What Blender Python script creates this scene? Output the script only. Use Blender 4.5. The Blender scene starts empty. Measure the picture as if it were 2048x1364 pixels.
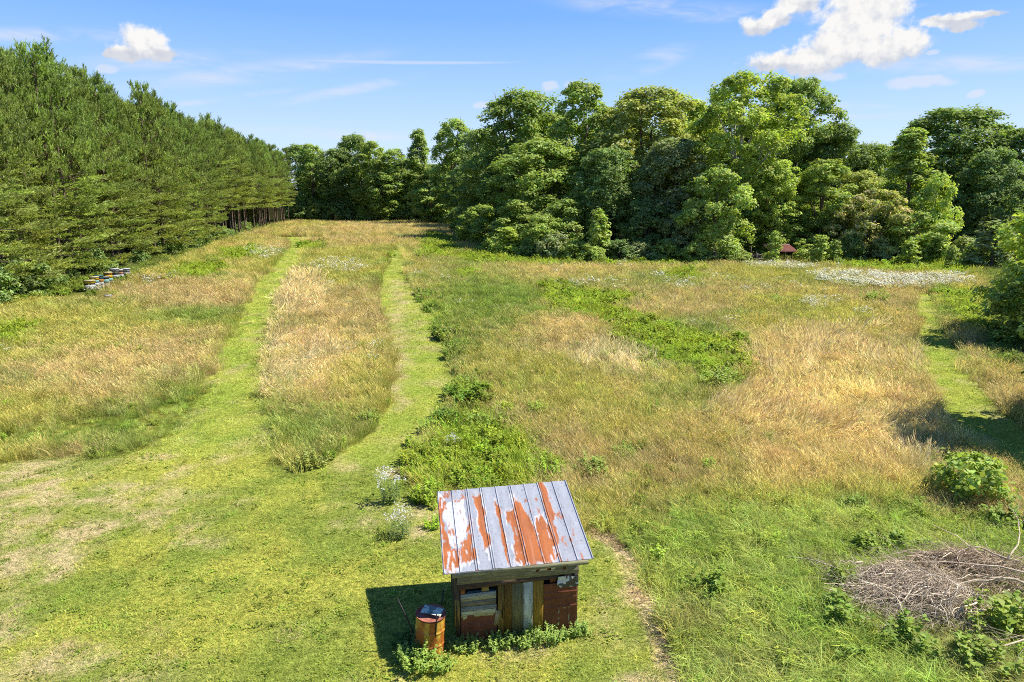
import bpy, bmesh, math, random
import numpy as np
from mathutils import Vector, Matrix, Euler
R = math.radians
SC = bpy.context.scene
COL = SC.collection
rng = np.random.default_rng(7)
random.seed(7)

# ------------------------------------------------------------------ camera
PITCH, FPX, HC = R(12.3), 1365.33, 9.0
cP, sP = math.cos(PITCH), math.sin(PITCH)
cd = bpy.data.cameras.new('camera'); cam = bpy.data.objects.new('camera', cd); COL.objects.link(cam)
cam.location = (0, 0, HC); cam.rotation_euler = (math.pi/2 - PITCH, 0, 0)
cd.sensor_width = 36; cd.lens = FPX/2048*36; cd.clip_end = 20000; cd.clip_start = 0.1
SC.camera = cam
SC.view_settings.view_transform = 'Standard'; SC.view_settings.look = 'None'
SC.view_settings.gamma = 1; SC.view_settings.exposure = 1.1
SC.cycles.use_denoising = False; SC.cycles.pixel_filter_type = 'BLACKMAN_HARRIS'; SC.cycles.filter_width = 1.0
SC.cycles.max_bounces = 6; SC.cycles.diffuse_bounces = 3; SC.cycles.glossy_bounces = 2
SC.cycles.transmission_bounces = 4; SC.cycles.transparent_max_bounces = 8
SC.cycles.sample_clamp_indirect = 4
# sun: from the right and a little behind the scene
SUN = Vector((0.74, 0.11, 1.0)).normalized()
SUN_EL = math.asin(SUN.z); SUN_AZ = math.atan2(SUN.x, SUN.y)
sl = bpy.data.lights.new('sun', 'SUN'); sl.energy = 4.6; sl.angle = R(0.53); sl.color = (1, 0.95, 0.86)
so = bpy.data.objects.new('sun', sl); COL.objects.link(so)
so.rotation_euler = (-SUN).to_track_quat('-Z', 'Y').to_euler(); so.location = (60, 15, 80)

def lin(r, g, b, k=1.0):
    f = lambda c: (c/255/12.92 if c/255 <= .04045 else ((c/255+.055)/1.055)**2.4)*k
    return (f(r), f(g), f(b))

def G(u, v):
    """ground point seen at photo pixel (u, v)"""
    a = (v-682)/FPX; t = HC/(sP + a*cP)
    return ((u-1024)/FPX*t, (cP - a*sP)*t)

def P(u, Y, z=0.0):
    """x of the point at distance Y and height z seen in photo column u"""
    return (u-1024)/FPX*(Y*cP + (HC-z)*sP)

def Zat(v, Y):
    a = (v-682)/FPX
    return HC - Y*(sP + a*cP)/(cP - a*sP)

def proj(x, y, z=0.0):
    zc = np.maximum(y*cP + (HC-z)*sP, 1.0); yc = (HC-z)*cP - y*sP
    return 1024 + FPX*x/zc, 682 + FPX*yc/zc, zc

# ------------------------------------------------------------------ node helpers
class N:
    def __init__(s, tree): s.t = tree; s.n = tree.nodes; s.l = tree.links
    def add(s, typ, **kw):
        n = s.n.new(typ)
        for k, v in kw.items(): setattr(n, k, v)
        return n
    def put(s, sock, v):
        if isinstance(v, bpy.types.NodeSocket): s.l.new(v, sock)
        elif v is not None:
            if hasattr(sock.default_value, '__len__') and len(sock.default_value) == 4 and len(v) == 3: v = (*v, 1)
            sock.default_value = v
    def math(s, op, a, b=None, c=None, clamp=False):
        n = s.add('ShaderNodeMath', operation=op, use_clamp=clamp)
        for i, v in enumerate((a, b, c)):
            if v is not None: s.put(n.inputs[i], v)
        return n.outputs[0]
    def vmath(s, op, a, b=None, out=0):
        n = s.add('ShaderNodeVectorMath', operation=op); s.put(n.inputs[0], a)
        if b is not None: s.put(n.inputs[1], b)
        return n.outputs[out]
    def noise(s, vec, scale, detail=4, rough=.55, dist=0.0, out=0):
        n = s.add('ShaderNodeTexNoise')
        if vec is not None: s.l.new(vec, n.inputs['Vector'])
        n.inputs['Scale'].default_value = scale; n.inputs['Detail'].default_value = detail
        n.inputs['Roughness'].default_value = rough; n.inputs['Distortion'].default_value = dist
        return n.outputs[out]
    def mix(s, f, a, b, mode='MIX'):
        n = s.add('ShaderNodeMix', data_type='RGBA', blend_type=mode)
        s.put(n.inputs[0], f); s.put(n.inputs[6], a); s.put(n.inputs[7], b)
        return n.outputs[2]
    def ramp(s, f, lo, hi, smooth=True):
        n = s.add('ShaderNodeMapRange', interpolation_type='SMOOTHSTEP' if smooth else 'LINEAR')
        s.put(n.inputs[0], f); n.inputs[1].default_value = lo; n.inputs[2].default_value = hi
        return n.outputs[0]

# ------------------------------------------------------------------ world: sky, clouds, contrail
W = bpy.data.worlds.new('World'); SC.world = W; W.use_nodes = True
w = N(W.node_tree); w.n.clear()
sky = w.add('ShaderNodeTexSky', sky_type='NISHITA', sun_disc=False)
sky.sun_elevation = SUN_EL; sky.sun_rotation = SUN_AZ; sky.altitude = 100
sky.air_density = 1.0; sky.dust_density = 0.6; sky.ozone_density = 2.6
tc = w.add('ShaderNodeTexCoord'); sx = w.add('ShaderNodeSeparateXYZ'); w.l.new(tc.outputs['Generated'], sx.inputs[0])
az = w.math('MULTIPLY', w.math('ARCTAN2', sx.outputs[0], sx.outputs[1]), 57.2958)
el = w.math('MULTIPLY', w.math('ARCSINE', sx.outputs[2]), 57.2958)
cb = w.add('ShaderNodeCombineXYZ'); w.put(cb.inputs[0], az); w.put(cb.inputs[1], el); AE = cb.outputs[0]
def ae(u, v):
    a = (v-682)/FPX; d = Vector(((u-1024)/FPX, cP - a*sP, -(sP + a*cP))).normalized()
    return math.degrees(math.atan2(d.x, d.y)), math.degrees(math.asin(d.z))
wn = w.add('ShaderNodeTexNoise'); w.l.new(AE, wn.inputs['Vector']); wn.inputs['Scale'].default_value = .55; wn.inputs['Detail'].default_value = 5
warp = w.vmath('MULTIPLY', w.vmath('SUBTRACT', wn.outputs['Color'], (.5, .5, .5)), (1.3, .9, 0))
AEW = w.vmath('ADD', AE, warp)
def lobe(vec, u, v, ru, rv, ang=0):
    a0, e0 = ae(u, v); dv = w.vmath('SUBTRACT', vec, (a0, e0, 0))
    if ang:
        r = w.add('ShaderNodeVectorRotate', rotation_type='Z_AXIS'); w.l.new(dv, r.inputs[0]); r.inputs['Angle'].default_value = R(ang); dv = r.outputs[0]
    dv = w.vmath('MULTIPLY', dv, (FPX/ru/57.3, FPX/rv/57.3, 0))
    return w.math('SUBTRACT', 1.0, w.vmath('LENGTH', dv, out=1))
def union(vec, lobes):
    f = None
    for L in lobes:
        x = lobe(vec, *L); f = x if f is None else w.math('SMOOTH_MAX', f, x, .12)
    return f
CUM = [(1725,45,80,72), (1672,92,66,38), (1590,126,88,23), (1785,92,62,34), (1745,8,48,42), (1715,100,105,26), (1640,112,70,24), (1535,134,34,15),
       (1512,56,32,20), (1552,38,36,18), (1598,6,44,20), (1900,42,56,11), (1965,32,34,6), (1925,54,30,8),
       (288,86,40,32), (256,106,32,15), (318,106,32,13), (222,106,15,8)]
SMALL = [(1838,166,62,14), (1662,152,38,10), (965,208,20,10), (1100,172,24,12), (1158,170,32,13), (740,273,24,11), (1955,187,16,9), (1862,106,12,7), (215,134,26,10), (1590,262,40,6), (1010,340,80,8)]
fC = union(AEW, CUM); fS = union(AEW, SMALL)
n1 = w.noise(AE, .75, 7, .62)
up = w.vmath('ADD', AE, (.42, .5, 0)); n1b = w.noise(up, .75, 7, .62)
dC = w.ramp(w.math('ADD', fC, w.math('MULTIPLY', w.math('SUBTRACT', n1, .5), 1.7)), -.08, .44)
dS = w.math('MULTIPLY', w.ramp(w.math('ADD', fS, w.math('MULTIPLY', w.math('SUBTRACT', n1, .5), 1.2)), .05, .6), .6)
relief = w.math('ADD', .74, w.math('MULTIPLY', w.math('SUBTRACT', n1, n1b), 3.0), clamp=True)
fB = union(w.vmath('ADD', AEW, (.0, -.75, 0)), CUM); base_sh = w.ramp(w.math('ADD', fB, w.math('MULTIPLY', w.math('SUBTRACT', n1, .5), 1.2)), -.25, .30)
relief = w.math('MULTIPLY', w.math('ADD', .45, w.math('MULTIPLY', relief, .55)), w.math('ADD', .45, w.math('MULTIPLY', base_sh, .62)), clamp=True)
body = w.mix(relief, lin(190, 198, 218), lin(255, 254, 252))
cst = w.vmath('MULTIPLY', AE, (.11, .5, 0))
nc = w.ramp(w.noise(cst, 1.6, 6, .6, .6), .30, .70)
CIR = [(500,145,330,26,-10), (700,180,190,14,-12), (340,120,200,22,-6), (1300,125,110,28,-14), (430,200,180,8,-10), (1720,215,130,12,8), (650,268,260,14,2), (100,70,190,16,-6), (1500,240,420,14,0), (1350,20,340,24,6), (1900,130,250,20,4)]
fI = union(AE, CIR)
dI = w.math('MULTIPLY', w.math('MULTIPLY', w.ramp(fI, 0, .9), nc), .62)
a0, e0 = ae(800, 125)
dv = w.vmath('SUBTRACT', w.vmath('ADD', AE, w.vmath('MULTIPLY', warp, (0, .06, 0))), (a0, e0, 0))
rr = w.add('ShaderNodeVectorRotate', rotation_type='Z_AXIS'); w.l.new(dv, rr.inputs[0]); rr.inputs['Angle'].default_value = R(-.8)
fT = w.ramp(w.math('SUBTRACT', 1.0, w.vmath('LENGTH', w.vmath('MULTIPLY', rr.outputs[0], (FPX/265/57.3, FPX/4.0/57.3, 0)), out=1)), 0, .6)
dT = w.math('MULTIPLY', fT, .42)
thin = w.math('MAXIMUM', w.math('MAXIMUM', dI, dT), dS)
CLB = 3.2
cr = w.add('ShaderNodeValToRGB'); w.l.new(w.ramp(el, 0, 60, False), cr.inputs[0])
for i_, (e_, c_) in enumerate([(0,(200,218,234)),(3.5,(186,209,234)),(8,(154,190,232)),(13,(114,164,228)),(24,(80,134,212)),(60,(40,88,178))]):
    q_ = cr.color_ramp.elements[i_] if i_ < 2 else cr.color_ramp.elements.new(e_/60); q_.position = e_/60; q_.color = (*lin(*c_), 1)
skyc = w.mix(.88, w.mix(1.0, sky.outputs[0], (.42, .46, .52), 'MULTIPLY'), w.vmath('SCALE', cr.outputs[0]))
skyc.node.inputs[7].links[0].from_node.inputs['Scale'].default_value = 4.5
c1 = w.mix(thin, skyc, tuple(CLB*x for x in lin(236, 238, 248)))
c2 = w.mix(dC, c1, w.vmath('SCALE', body))
c2.node.inputs[7].links[0].from_node.inputs['Scale'].default_value = CLB
bg = w.add('ShaderNodeBackground'); w.l.new(c2, bg.inputs[0]); bg.inputs[1].default_value = .14
wo = w.add('ShaderNodeOutputWorld'); w.l.new(bg.outputs[0], wo.inputs[0])

# ------------------------------------------------------------------ numpy noise
def vnoise(x, y, seed=0):
    x = np.asarray(x, float); y = np.asarray(y, float)
    ix = np.floor(x).astype(np.int64); iy = np.floor(y).astype(np.int64); fx = x-ix; fy = y-iy
    def h(a, b):
        n = (a*374761393 + b*668265263 + seed*1274126177) & 0xffffffff
        n = ((n ^ (n >> 13))*1274126177) & 0xffffffff
        return ((n ^ (n >> 16)) & 0xffff)/65535.0
    sx_ = fx*fx*(3-2*fx); sy_ = fy*fy*(3-2*fy)
    a = h(ix, iy)*(1-sx_) + h(ix+1, iy)*sx_; b = h(ix, iy+1)*(1-sx_) + h(ix+1, iy+1)*sx_
    return a*(1-sy_) + b*sy_
def fbm(x, y, seed=0, oct=4):
    s = 0; a = .5; t = 0
    for i in range(oct):
        s = s + a*vnoise(x*2**i, y*2**i, seed+i*17); t += a; a *= .5
    return s/t
def sst(x, a, b):
    t = np.clip((x-a)/(b-a), 0, 1); return t*t*(3-2*t)
def inpoly(x, y, poly):
    x = np.asarray(x); ins = np.zeros(x.shape, bool); n = len(poly)
    for i in range(n):
        x1, y1 = poly[i]; x2, y2 = poly[(i+1) % n]
        if y1 == y2: continue
        c = ((y1 > y) != (y2 > y)) & (x < (x2-x1)*(y-y1)/(y2-y1)+x1); ins ^= c
    return ins
def terr(x, y):
    return .09*(fbm(np.asarray(x)/7, np.asarray(y)/7, 91, 3)-.5)

# ------------------------------------------------------------------ object helpers
def tag(o, label=None, cat=None, group=None, kind=None):
    if label: o['label'] = label
    if cat: o['category'] = cat
    if group: o['group'] = group
    if kind: o['kind'] = kind
    return o
def empty(name, loc=(0,0,0), rz=0):
    o = bpy.data.objects.new(name, None); o.location = loc; o.rotation_euler = (0, 0, rz); o.empty_display_size = .2
    COL.objects.link(o); return o
def mesh_np(name, V, quads=None, tris=None, tint=None, smooth=False, extra=None):
    me = bpy.data.meshes.new(name); V = np.asarray(V, np.float32).reshape(-1, 3)
    me.vertices.add(len(V)); me.vertices.foreach_set('co', V.ravel())
    q = np.zeros((0, 4), int) if quads is None else np.asarray(quads, int).reshape(-1, 4)
    t = np.zeros((0, 3), int) if tris is None else np.asarray(tris, int).reshape(-1, 3)
    loops = np.concatenate([q.ravel(), t.ravel()]); me.loops.add(len(loops)); me.loops.foreach_set('vertex_index', loops.astype(np.int32))
    st = np.concatenate([np.arange(len(q))*4, len(q)*4 + np.arange(len(t))*3]); me.polygons.add(len(st))
    me.polygons.foreach_set('loop_start', st.astype(np.int32))
    if smooth: me.polygons.foreach_set('use_smooth', np.ones(len(st), bool))
    if tint is not None:
        a = me.attributes.new('tint', 'FLOAT_COLOR', 'POINT'); T = np.ones((len(V), 4), np.float32); T[:, :3] = tint
        a.data.foreach_set('color', T.ravel())
    for k, vals in (extra or {}).items():
        a = me.attributes.new(k, 'FLOAT', 'POINT'); a.data.foreach_set('value', np.asarray(vals, np.float32))
    me.update(calc_edges=True); me.validate(); return me
def obj(name, me, mat=None, parent=None, loc=None):
    o = bpy.data.objects.new(name, me); COL.objects.link(o)
    if mat and not me.materials: me.materials.append(mat)
    if parent: o.parent = parent
    if loc is not None: o.location = loc
    return o
def copy_tree(o, parent=None):
    c = o.copy(); COL.objects.link(c)
    if parent: c.parent = parent
    for ch in list(o.children): copy_tree(ch, c)
    return c
class MB:
    """collects vertices / quads / triangles into one mesh"""
    def __init__(s): s.V = []; s.Q = []; s.T = []; s.C = []; s.n = 0
    def add(s, V, Q=None, T=None, col=(1,1,1)):
        V = np.asarray(V, float).reshape(-1, 3)
        if Q is not None and len(Q): s.Q.append(np.asarray(Q)+s.n)
        if T is not None and len(T): s.T.append(np.asarray(T)+s.n)
        s.V.append(V); s.C.append(np.broadcast_to(np.asarray(col, float), V.shape)); s.n += len(V)
    def box(s, a, b, col=(1,1,1), M=None, jit=0):
        (x0,y0,z0),(x1,y1,z1) = a, b
        V = np.array([(x,y,z) for z in (z0,z1) for y in (y0,y1) for x in (x0,x1)], float)
        if jit: V = V + (rng.random(V.shape)-.5)*jit
        if M is not None: V = np.array([M @ Vector(p) for p in V])
        s.add(V, [(0,2,3,1),(4,5,7,6),(0,1,5,4),(2,6,7,3),(0,4,6,2),(1,3,7,5)], None, col)
    def tube(s, pts, rad, ns=6, col=(1,1,1), cap=True):
        pts = np.asarray(pts, float); n = len(pts); rad = np.broadcast_to(np.asarray(rad, float), (n,))
        d = np.gradient(pts, axis=0); d /= np.linalg.norm(d, axis=1)[:, None]+1e-9
        ref = np.array([0,0,1.]) if abs(d[0][2]) < .9 else np.array([1.,0,0])
        A = np.cross(d, ref); A /= np.linalg.norm(A, axis=1)[:, None]+1e-9; B = np.cross(d, A)
        th = np.arange(ns)/ns*2*math.pi
        V = pts[:, None] + rad[:, None, None]*(np.cos(th)[None, :, None]*A[:, None] + np.sin(th)[None, :, None]*B[:, None])
        Q = [(i*ns+j, i*ns+(j+1) % ns, (i+1)*ns+(j+1) % ns, (i+1)*ns+j) for i in range(n-1) for j in range(ns)]
        V = V.reshape(-1, 3); T = []
        if cap:
            V = np.vstack([V, pts[:1], pts[-1:]]); k = n*ns
            T = [(k, (j+1) % ns, j) for j in range(ns)] + [(k+1, (n-1)*ns+j, (n-1)*ns+(j+1) % ns) for j in range(ns)]
        s.add(V, Q, T, col)
    def lathe(s, prof, ns=32, col=(1,1,1), cap=True):
        th = np.arange(ns)/ns*2*math.pi; n = len(prof)
        V = np.array([(r*math.cos(t), r*math.sin(t), z) for r, z in prof for t in th])
        Q = [(i*ns+j, i*ns+(j+1) % ns, (i+1)*ns+(j+1) % ns, (i+1)*ns+j) for i in range(n-1) for j in range(ns)]
        s.add(V, Q, None, col)
    def mesh(s, name, smooth=False, tint=False):
        return mesh_np(name, np.concatenate(s.V), np.concatenate(s.Q) if s.Q else None, np.concatenate(s.T) if s.T else None,
                       np.concatenate(s.C) if tint else None, smooth)

# ------------------------------------------------------------------ materials
def mat_new(name):
    m = bpy.data.materials.new(name); m.use_nodes = True; n = N(m.node_tree); n.n.clear()
    out = n.add('ShaderNodeOutputMaterial'); return m, n, out
def mat_plain(name, col, rough=.7, var=.25, scale=8, spec=.3, bump=0.0, metal=0.0, col2=None, lo=.35, hi=.65):
    m, n, out = mat_new(name); tc = n.add('ShaderNodeTexCoord')
    f = n.ramp(n.noise(tc.outputs['Object'], scale, 6, .65), lo, hi)
    c2 = col2 or tuple(c*(1-var) for c in col)
    c = n.mix(f, c2, col)
    b = n.add('ShaderNodeBsdfPrincipled'); n.l.new(c, b.inputs['Base Color']); b.inputs['Roughness'].default_value = rough
    b.inputs['Specular IOR Level'].default_value = spec; b.inputs['Metallic'].default_value = metal
    if bump:
        bp = n.add('ShaderNodeBump'); bp.inputs['Strength'].default_value = bump; bp.inputs['Distance'].default_value = .02
        n.l.new(n.noise(tc.outputs['Object'], scale*3, 5), bp.inputs['Height']); n.l.new(bp.outputs[0], b.inputs['Normal'])
    n.l.new(b.outputs[0], out.inputs[0]); return m
def mat_leaf(name, mode='object', trans=.35, gloss=.06, rough=.45):
    """foliage: the object's (or the instance's) own colour times the leaf's own variation, lit through as well as from above"""
    m, n, out = mat_new(name)
    a = n.add('ShaderNodeAttribute', attribute_type='GEOMETRY', attribute_name='tint')
    if mode == 'object':
        base = n.add('ShaderNodeObjectInfo').outputs['Color']
    else:
        base = n.add('ShaderNodeAttribute', attribute_type='INSTANCER', attribute_name='hue').outputs['Color']
    c = n.mix(1.0, base, a.outputs['Color'], 'MULTIPLY')
    d = n.add('ShaderNodeBsdfDiffuse'); n.l.new(c, d.inputs[0])
    t = n.add('ShaderNodeBsdfTranslucent'); n.l.new(n.mix(1.0, c, (1.15, 1.2, .6) if mode == 'object' else (1.05, 1.1, .85), 'MULTIPLY'), t.inputs[0])
    mx = n.add('ShaderNodeMixShader'); mx.inputs[0].default_value = trans; n.l.new(d.outputs[0], mx.inputs[1]); n.l.new(t.outputs[0], mx.inputs[2])
    g = n.add('ShaderNodeBsdfGlossy'); g.inputs['Roughness'].default_value = rough; g.inputs[0].default_value = (1,1,1,1)
    m2 = n.add('ShaderNodeMixShader'); m2.inputs[0].default_value = gloss; n.l.new(mx.outputs[0], m2.inputs[1]); n.l.new(g.outputs[0], m2.inputs[2])
    n.l.new(m2.outputs[0], out.inputs[0]); return m
def mat_tint(name, rough=.8, scale=12, var=.35, stretch=(1,1,1), bump=.0, spec=.25):
    """vertex-coloured surface with fine procedural mottling (wood, bark, painted boards)"""
    m, n, out = mat_new(name); tc = n.add('ShaderNodeTexCoord')
    a = n.add('ShaderNodeAttribute', attribute_type='GEOMETRY', attribute_name='tint')
    v = n.vmath('MULTIPLY', tc.outputs['Object'], stretch)
    f = n.ramp(n.noise(v, scale, 7, .7, .4), .3, .7)
    c = n.mix(f, n.mix(1.0, a.outputs['Color'], (1-var*1.25, 1-var*1.35, 1-var*1.4), 'MULTIPLY'), n.mix(1.0, a.outputs['Color'], (1+var*.5,)*3, 'MULTIPLY'))
    b = n.add('ShaderNodeBsdfPrincipled'); n.l.new(c, b.inputs['Base Color']); b.inputs['Roughness'].default_value = rough; b.inputs['Specular IOR Level'].default_value = spec
    if bump:
        bp = n.add('ShaderNodeBump'); bp.inputs['Strength'].default_value = bump; bp.inputs['Distance'].default_value = .01
        n.l.new(f, bp.inputs['Height']); n.l.new(bp.outputs[0], b.inputs['Normal'])
    n.l.new(b.outputs[0], out.inputs[0]); return m
M_leaf = mat_leaf('leaf_green', 'object', trans=.42, gloss=.018, rough=.6)
M_needle = mat_leaf('pine_needles', 'object', trans=.38, gloss=.018, rough=.6)
M_grass = mat_leaf('grass_blades', 'instancer', trans=.42, gloss=.012, rough=.6)
M_bark = mat_tint('bark', scale=5, stretch=(1,1,.25), var=.5, bump=.5)
M_woodx = mat_tint('weathered_wood_across', scale=9, stretch=(.35,4,4), var=.42, bump=.35)
M_woodz = mat_tint('weathered_wood_upright', scale=9, stretch=(4,4,.35), var=.42, bump=.35)
M_twig = mat_tint('dead_twigs', scale=9, var=.3)

# ------------------------------------------------------------------ the field: what grows where
FIELD = [(-500,900),(0,616),(180,580),(300,548),(430,495),(540,455),(590,446),(700,444),(930,447),(925,478),(960,500),(1010,512),(1200,524),(1500,526),(1700,524),(1900,522),(1960,540),(1985,600),(1975,680),(2010,740),(2300,760),(2900,1000)]
FIELD_W = [G(u, v) for u, v in FIELD] + [(40, -30), (-60, -30)]
PATH_L = [(578,480),(608,480),(606,520),(592,560),(572,600),(550,640),(538,690),(536,760),(542,830),(552,900),(590,960),(150,960),(330,880),(400,800),(432,730),(450,680),(478,620),(515,560),(560,520)]
PATH_L2 = [(548,474),(652,474),(648,484),(548,484)]
PATH_R = [(782,500),(803,500),(812,520),(808,535),(818,560),(834,590),(856,620),(880,655),(897,685),(904,730),(902,790),(888,835),(860,880),(826,930),(800,990),(560,990),(620,935),(690,900),(750,850),(778,800),(788,740),(786,690),(770,650),(756,610),(755,575),(764,545),(778,520)]
PATH_S = [(1832,588),(1868,588),(1886,645),(1912,700),(1944,760),(1990,815),(2060,870),(2300,1010),(2300,1120),(2040,955),(1950,900),(1895,850),(1866,790),(1850,740),(1836,690),(1832,640)]
LAWN = [(-900,960),(-100,938),(0,934),(120,922),(300,908),(545,912),(590,950),(640,938),(760,925),(840,930),(850,1000),(880,1010),(1180,1080),(1240,1100),(1290,1180),(1330,1260),(1352,1364),(1400,1700),(-900,1700)]
STRAW = [(1186,1078),(1212,1070),(1256,1105),(1288,1160),(1322,1215),(1348,1270),(1362,1340),(1370,1400),(1312,1400),(1318,1340),(1306,1270),(1280,1215),(1252,1170),(1230,1125)]
LUSH = [(1200,1065),(1330,1040),(1500,1010),(1700,1000),(1840,1010),(2100,1060),(2700,1150),(2700,1800),(1362,1800),(1355,1364),(1340,1270),(1290,1170),(1250,1105)]
MID = [(-100,905),(200,900),(545,905),(540,860),(520,800),(400,790),(250,830),(60,850),(-100,880)]
WEED = [[(1070,570),(1110,568),(1170,582),(1262,592),(1272,612),(1240,622),(1300,645),(1380,672),(1500,690),(1502,735),(1450,780),(1420,775),(1380,745),(1300,722),(1240,690),(1235,665),(1200,648),(1120,628),(1095,600)],
        [(836,585),(864,596),(890,640),(920,680),(918,720),(934,760),(970,820),(1010,870),(1100,910),(1110,960),(990,985),(860,1000),(830,960),(856,890),(896,835),(906,790),(908,730),(902,685),(884,650),(858,615)],
        [(1640,518),(1800,520),(1940,522),(1960,550),(1900,556),(1760,548),(1660,534)],
        [(850,470),(905,478),(925,505),(900,520),(850,520),(838,500)],
        [(905,518),(960,500),(1010,512),(1200,522),(1400,524),(1400,534),(1200,536),(1060,534),(940,530)],
        [(440,505),(520,498),(530,515),(480,530),(440,525)], [(350,535),(450,528),(470,545),(400,560),(340,555)],
        [(600,490),(650,488),(655,502),(610,506)], [(910,545),(960,540),(965,556),(915,560)], [(1325,542),(1400,545),(1410,565),(1340,562)],
        [(1870,590),(1960,590),(1985,640),(1960,680),(1905,640)], [(-40,655),(60,650),(70,690),(-40,700)]]
FLOWER = [[(1625,556),(1700,552),(1800,562),(1930,556),(1925,578),(1780,586),(1640,574)], [(1490,534),(1560,532),(1640,542),(1600,548),(1500,542)],
          [(490,502),(560,498),(572,516),(510,530)], [(620,528),(690,522),(740,538),(720,552),(640,548)], [(660,446),(860,448),(920,456),(880,466),(700,458)],
          [(1600,605),(1660,608),(1650,622),(1600,618)], [(1700,625),(1740,628),(1730,640)], [(1125,570),(1170,572),(1165,582),(1130,580)]]
ROUGH = [(1978,540),(2300,520),(2300,745),(2010,738),(1960,700),(1990,640)]
# colour patches seen in the field: column, row, half width, half height, kind, strength
cG, cY, cT, cB, cD, cW, cP_ = (.22,.30,.05), (.40,.395,.09), (.58,.47,.20), (.47,.38,.165), (.13,.19,.035), (.33,.42,.04), (.70,.60,.35)
HINT = [(350,590,150,28,'B',1.1),(470,580,80,30,'T',.8),(120,650,170,40,'Y',1),(250,730,170,50,'T',1),(220,790,90,40,'B',.8),(60,850,110,50,'Y',.9),(380,840,190,55,'G',1.5),(300,535,120,25,'Y',1),
        (420,560,60,18,'G',.6),(330,640,140,20,'G',.7),(350,700,120,30,'B',.9),(590,590,45,40,'P',1.4),(640,690,110,70,'T',.9),(700,640,90,40,'B',.8),(600,740,70,60,'P',1.1),(660,800,90,50,'T',.9),(650,860,110,45,'G',1),(720,790,60,50,'Y',.9),
        (680,540,90,30,'Y',.9),(680,480,120,22,'B',.6),(760,460,140,10,'T',.7),(960,600,120,60,'G',.9),(950,680,110,50,'D',.5),(940,620,80,40,'G',.6),(1010,760,120,60,'Y',.9),(1150,690,110,45,'B',.7),(1120,660,70,26,'T',.9),(1270,735,110,26,'P',.8),
        (1250,830,200,70,'Y',.8),(1350,890,220,80,'B',1.05),(1420,930,160,50,'Y',.8),(1180,850,140,60,'Y',.7),(1160,870,110,50,'B',.8),(1350,800,120,40,'G',.5),(1600,700,120,40,'T',1.1),(1700,740,150,60,'T',1),(1680,690,60,25,'P',1),(1650,850,190,70,'T',1.5),(1560,900,140,50,'T',1.0),(1760,870,130,60,'P',.8),(1600,760,130,50,'T',1.1),(1560,800,80,30,'P',.7),(1700,920,120,40,'T',.8),
        (1450,600,190,40,'B',.6),(1560,620,120,30,'Y',.6),(1300,570,160,25,'G',.7),(1150,545,200,20,'T',.6),(1500,560,150,18,'Y',.7),(1690,650,90,30,'Y',1),(1740,600,110,20,'B',.9),(1800,640,60,30,'B',.7),(1790,540,150,14,'Y',1.1),
        (1450,1005,250,32,'Y',.8),(1320,960,180,45,'B',1.1),(1250,800,120,40,'T',.7),(1560,960,150,40,'T',.8),(1930,1020,110,30,'B',1.2),(1990,800,90,60,'B',.9),(1300,1050,60,40,'B',.5),(1830,780,60,90,'B',.8)]
CM = {'G': cG, 'Y': cY, 'T': cT, 'B': cB, 'D': cD, 'W': cW, 'P': cP_}

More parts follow.
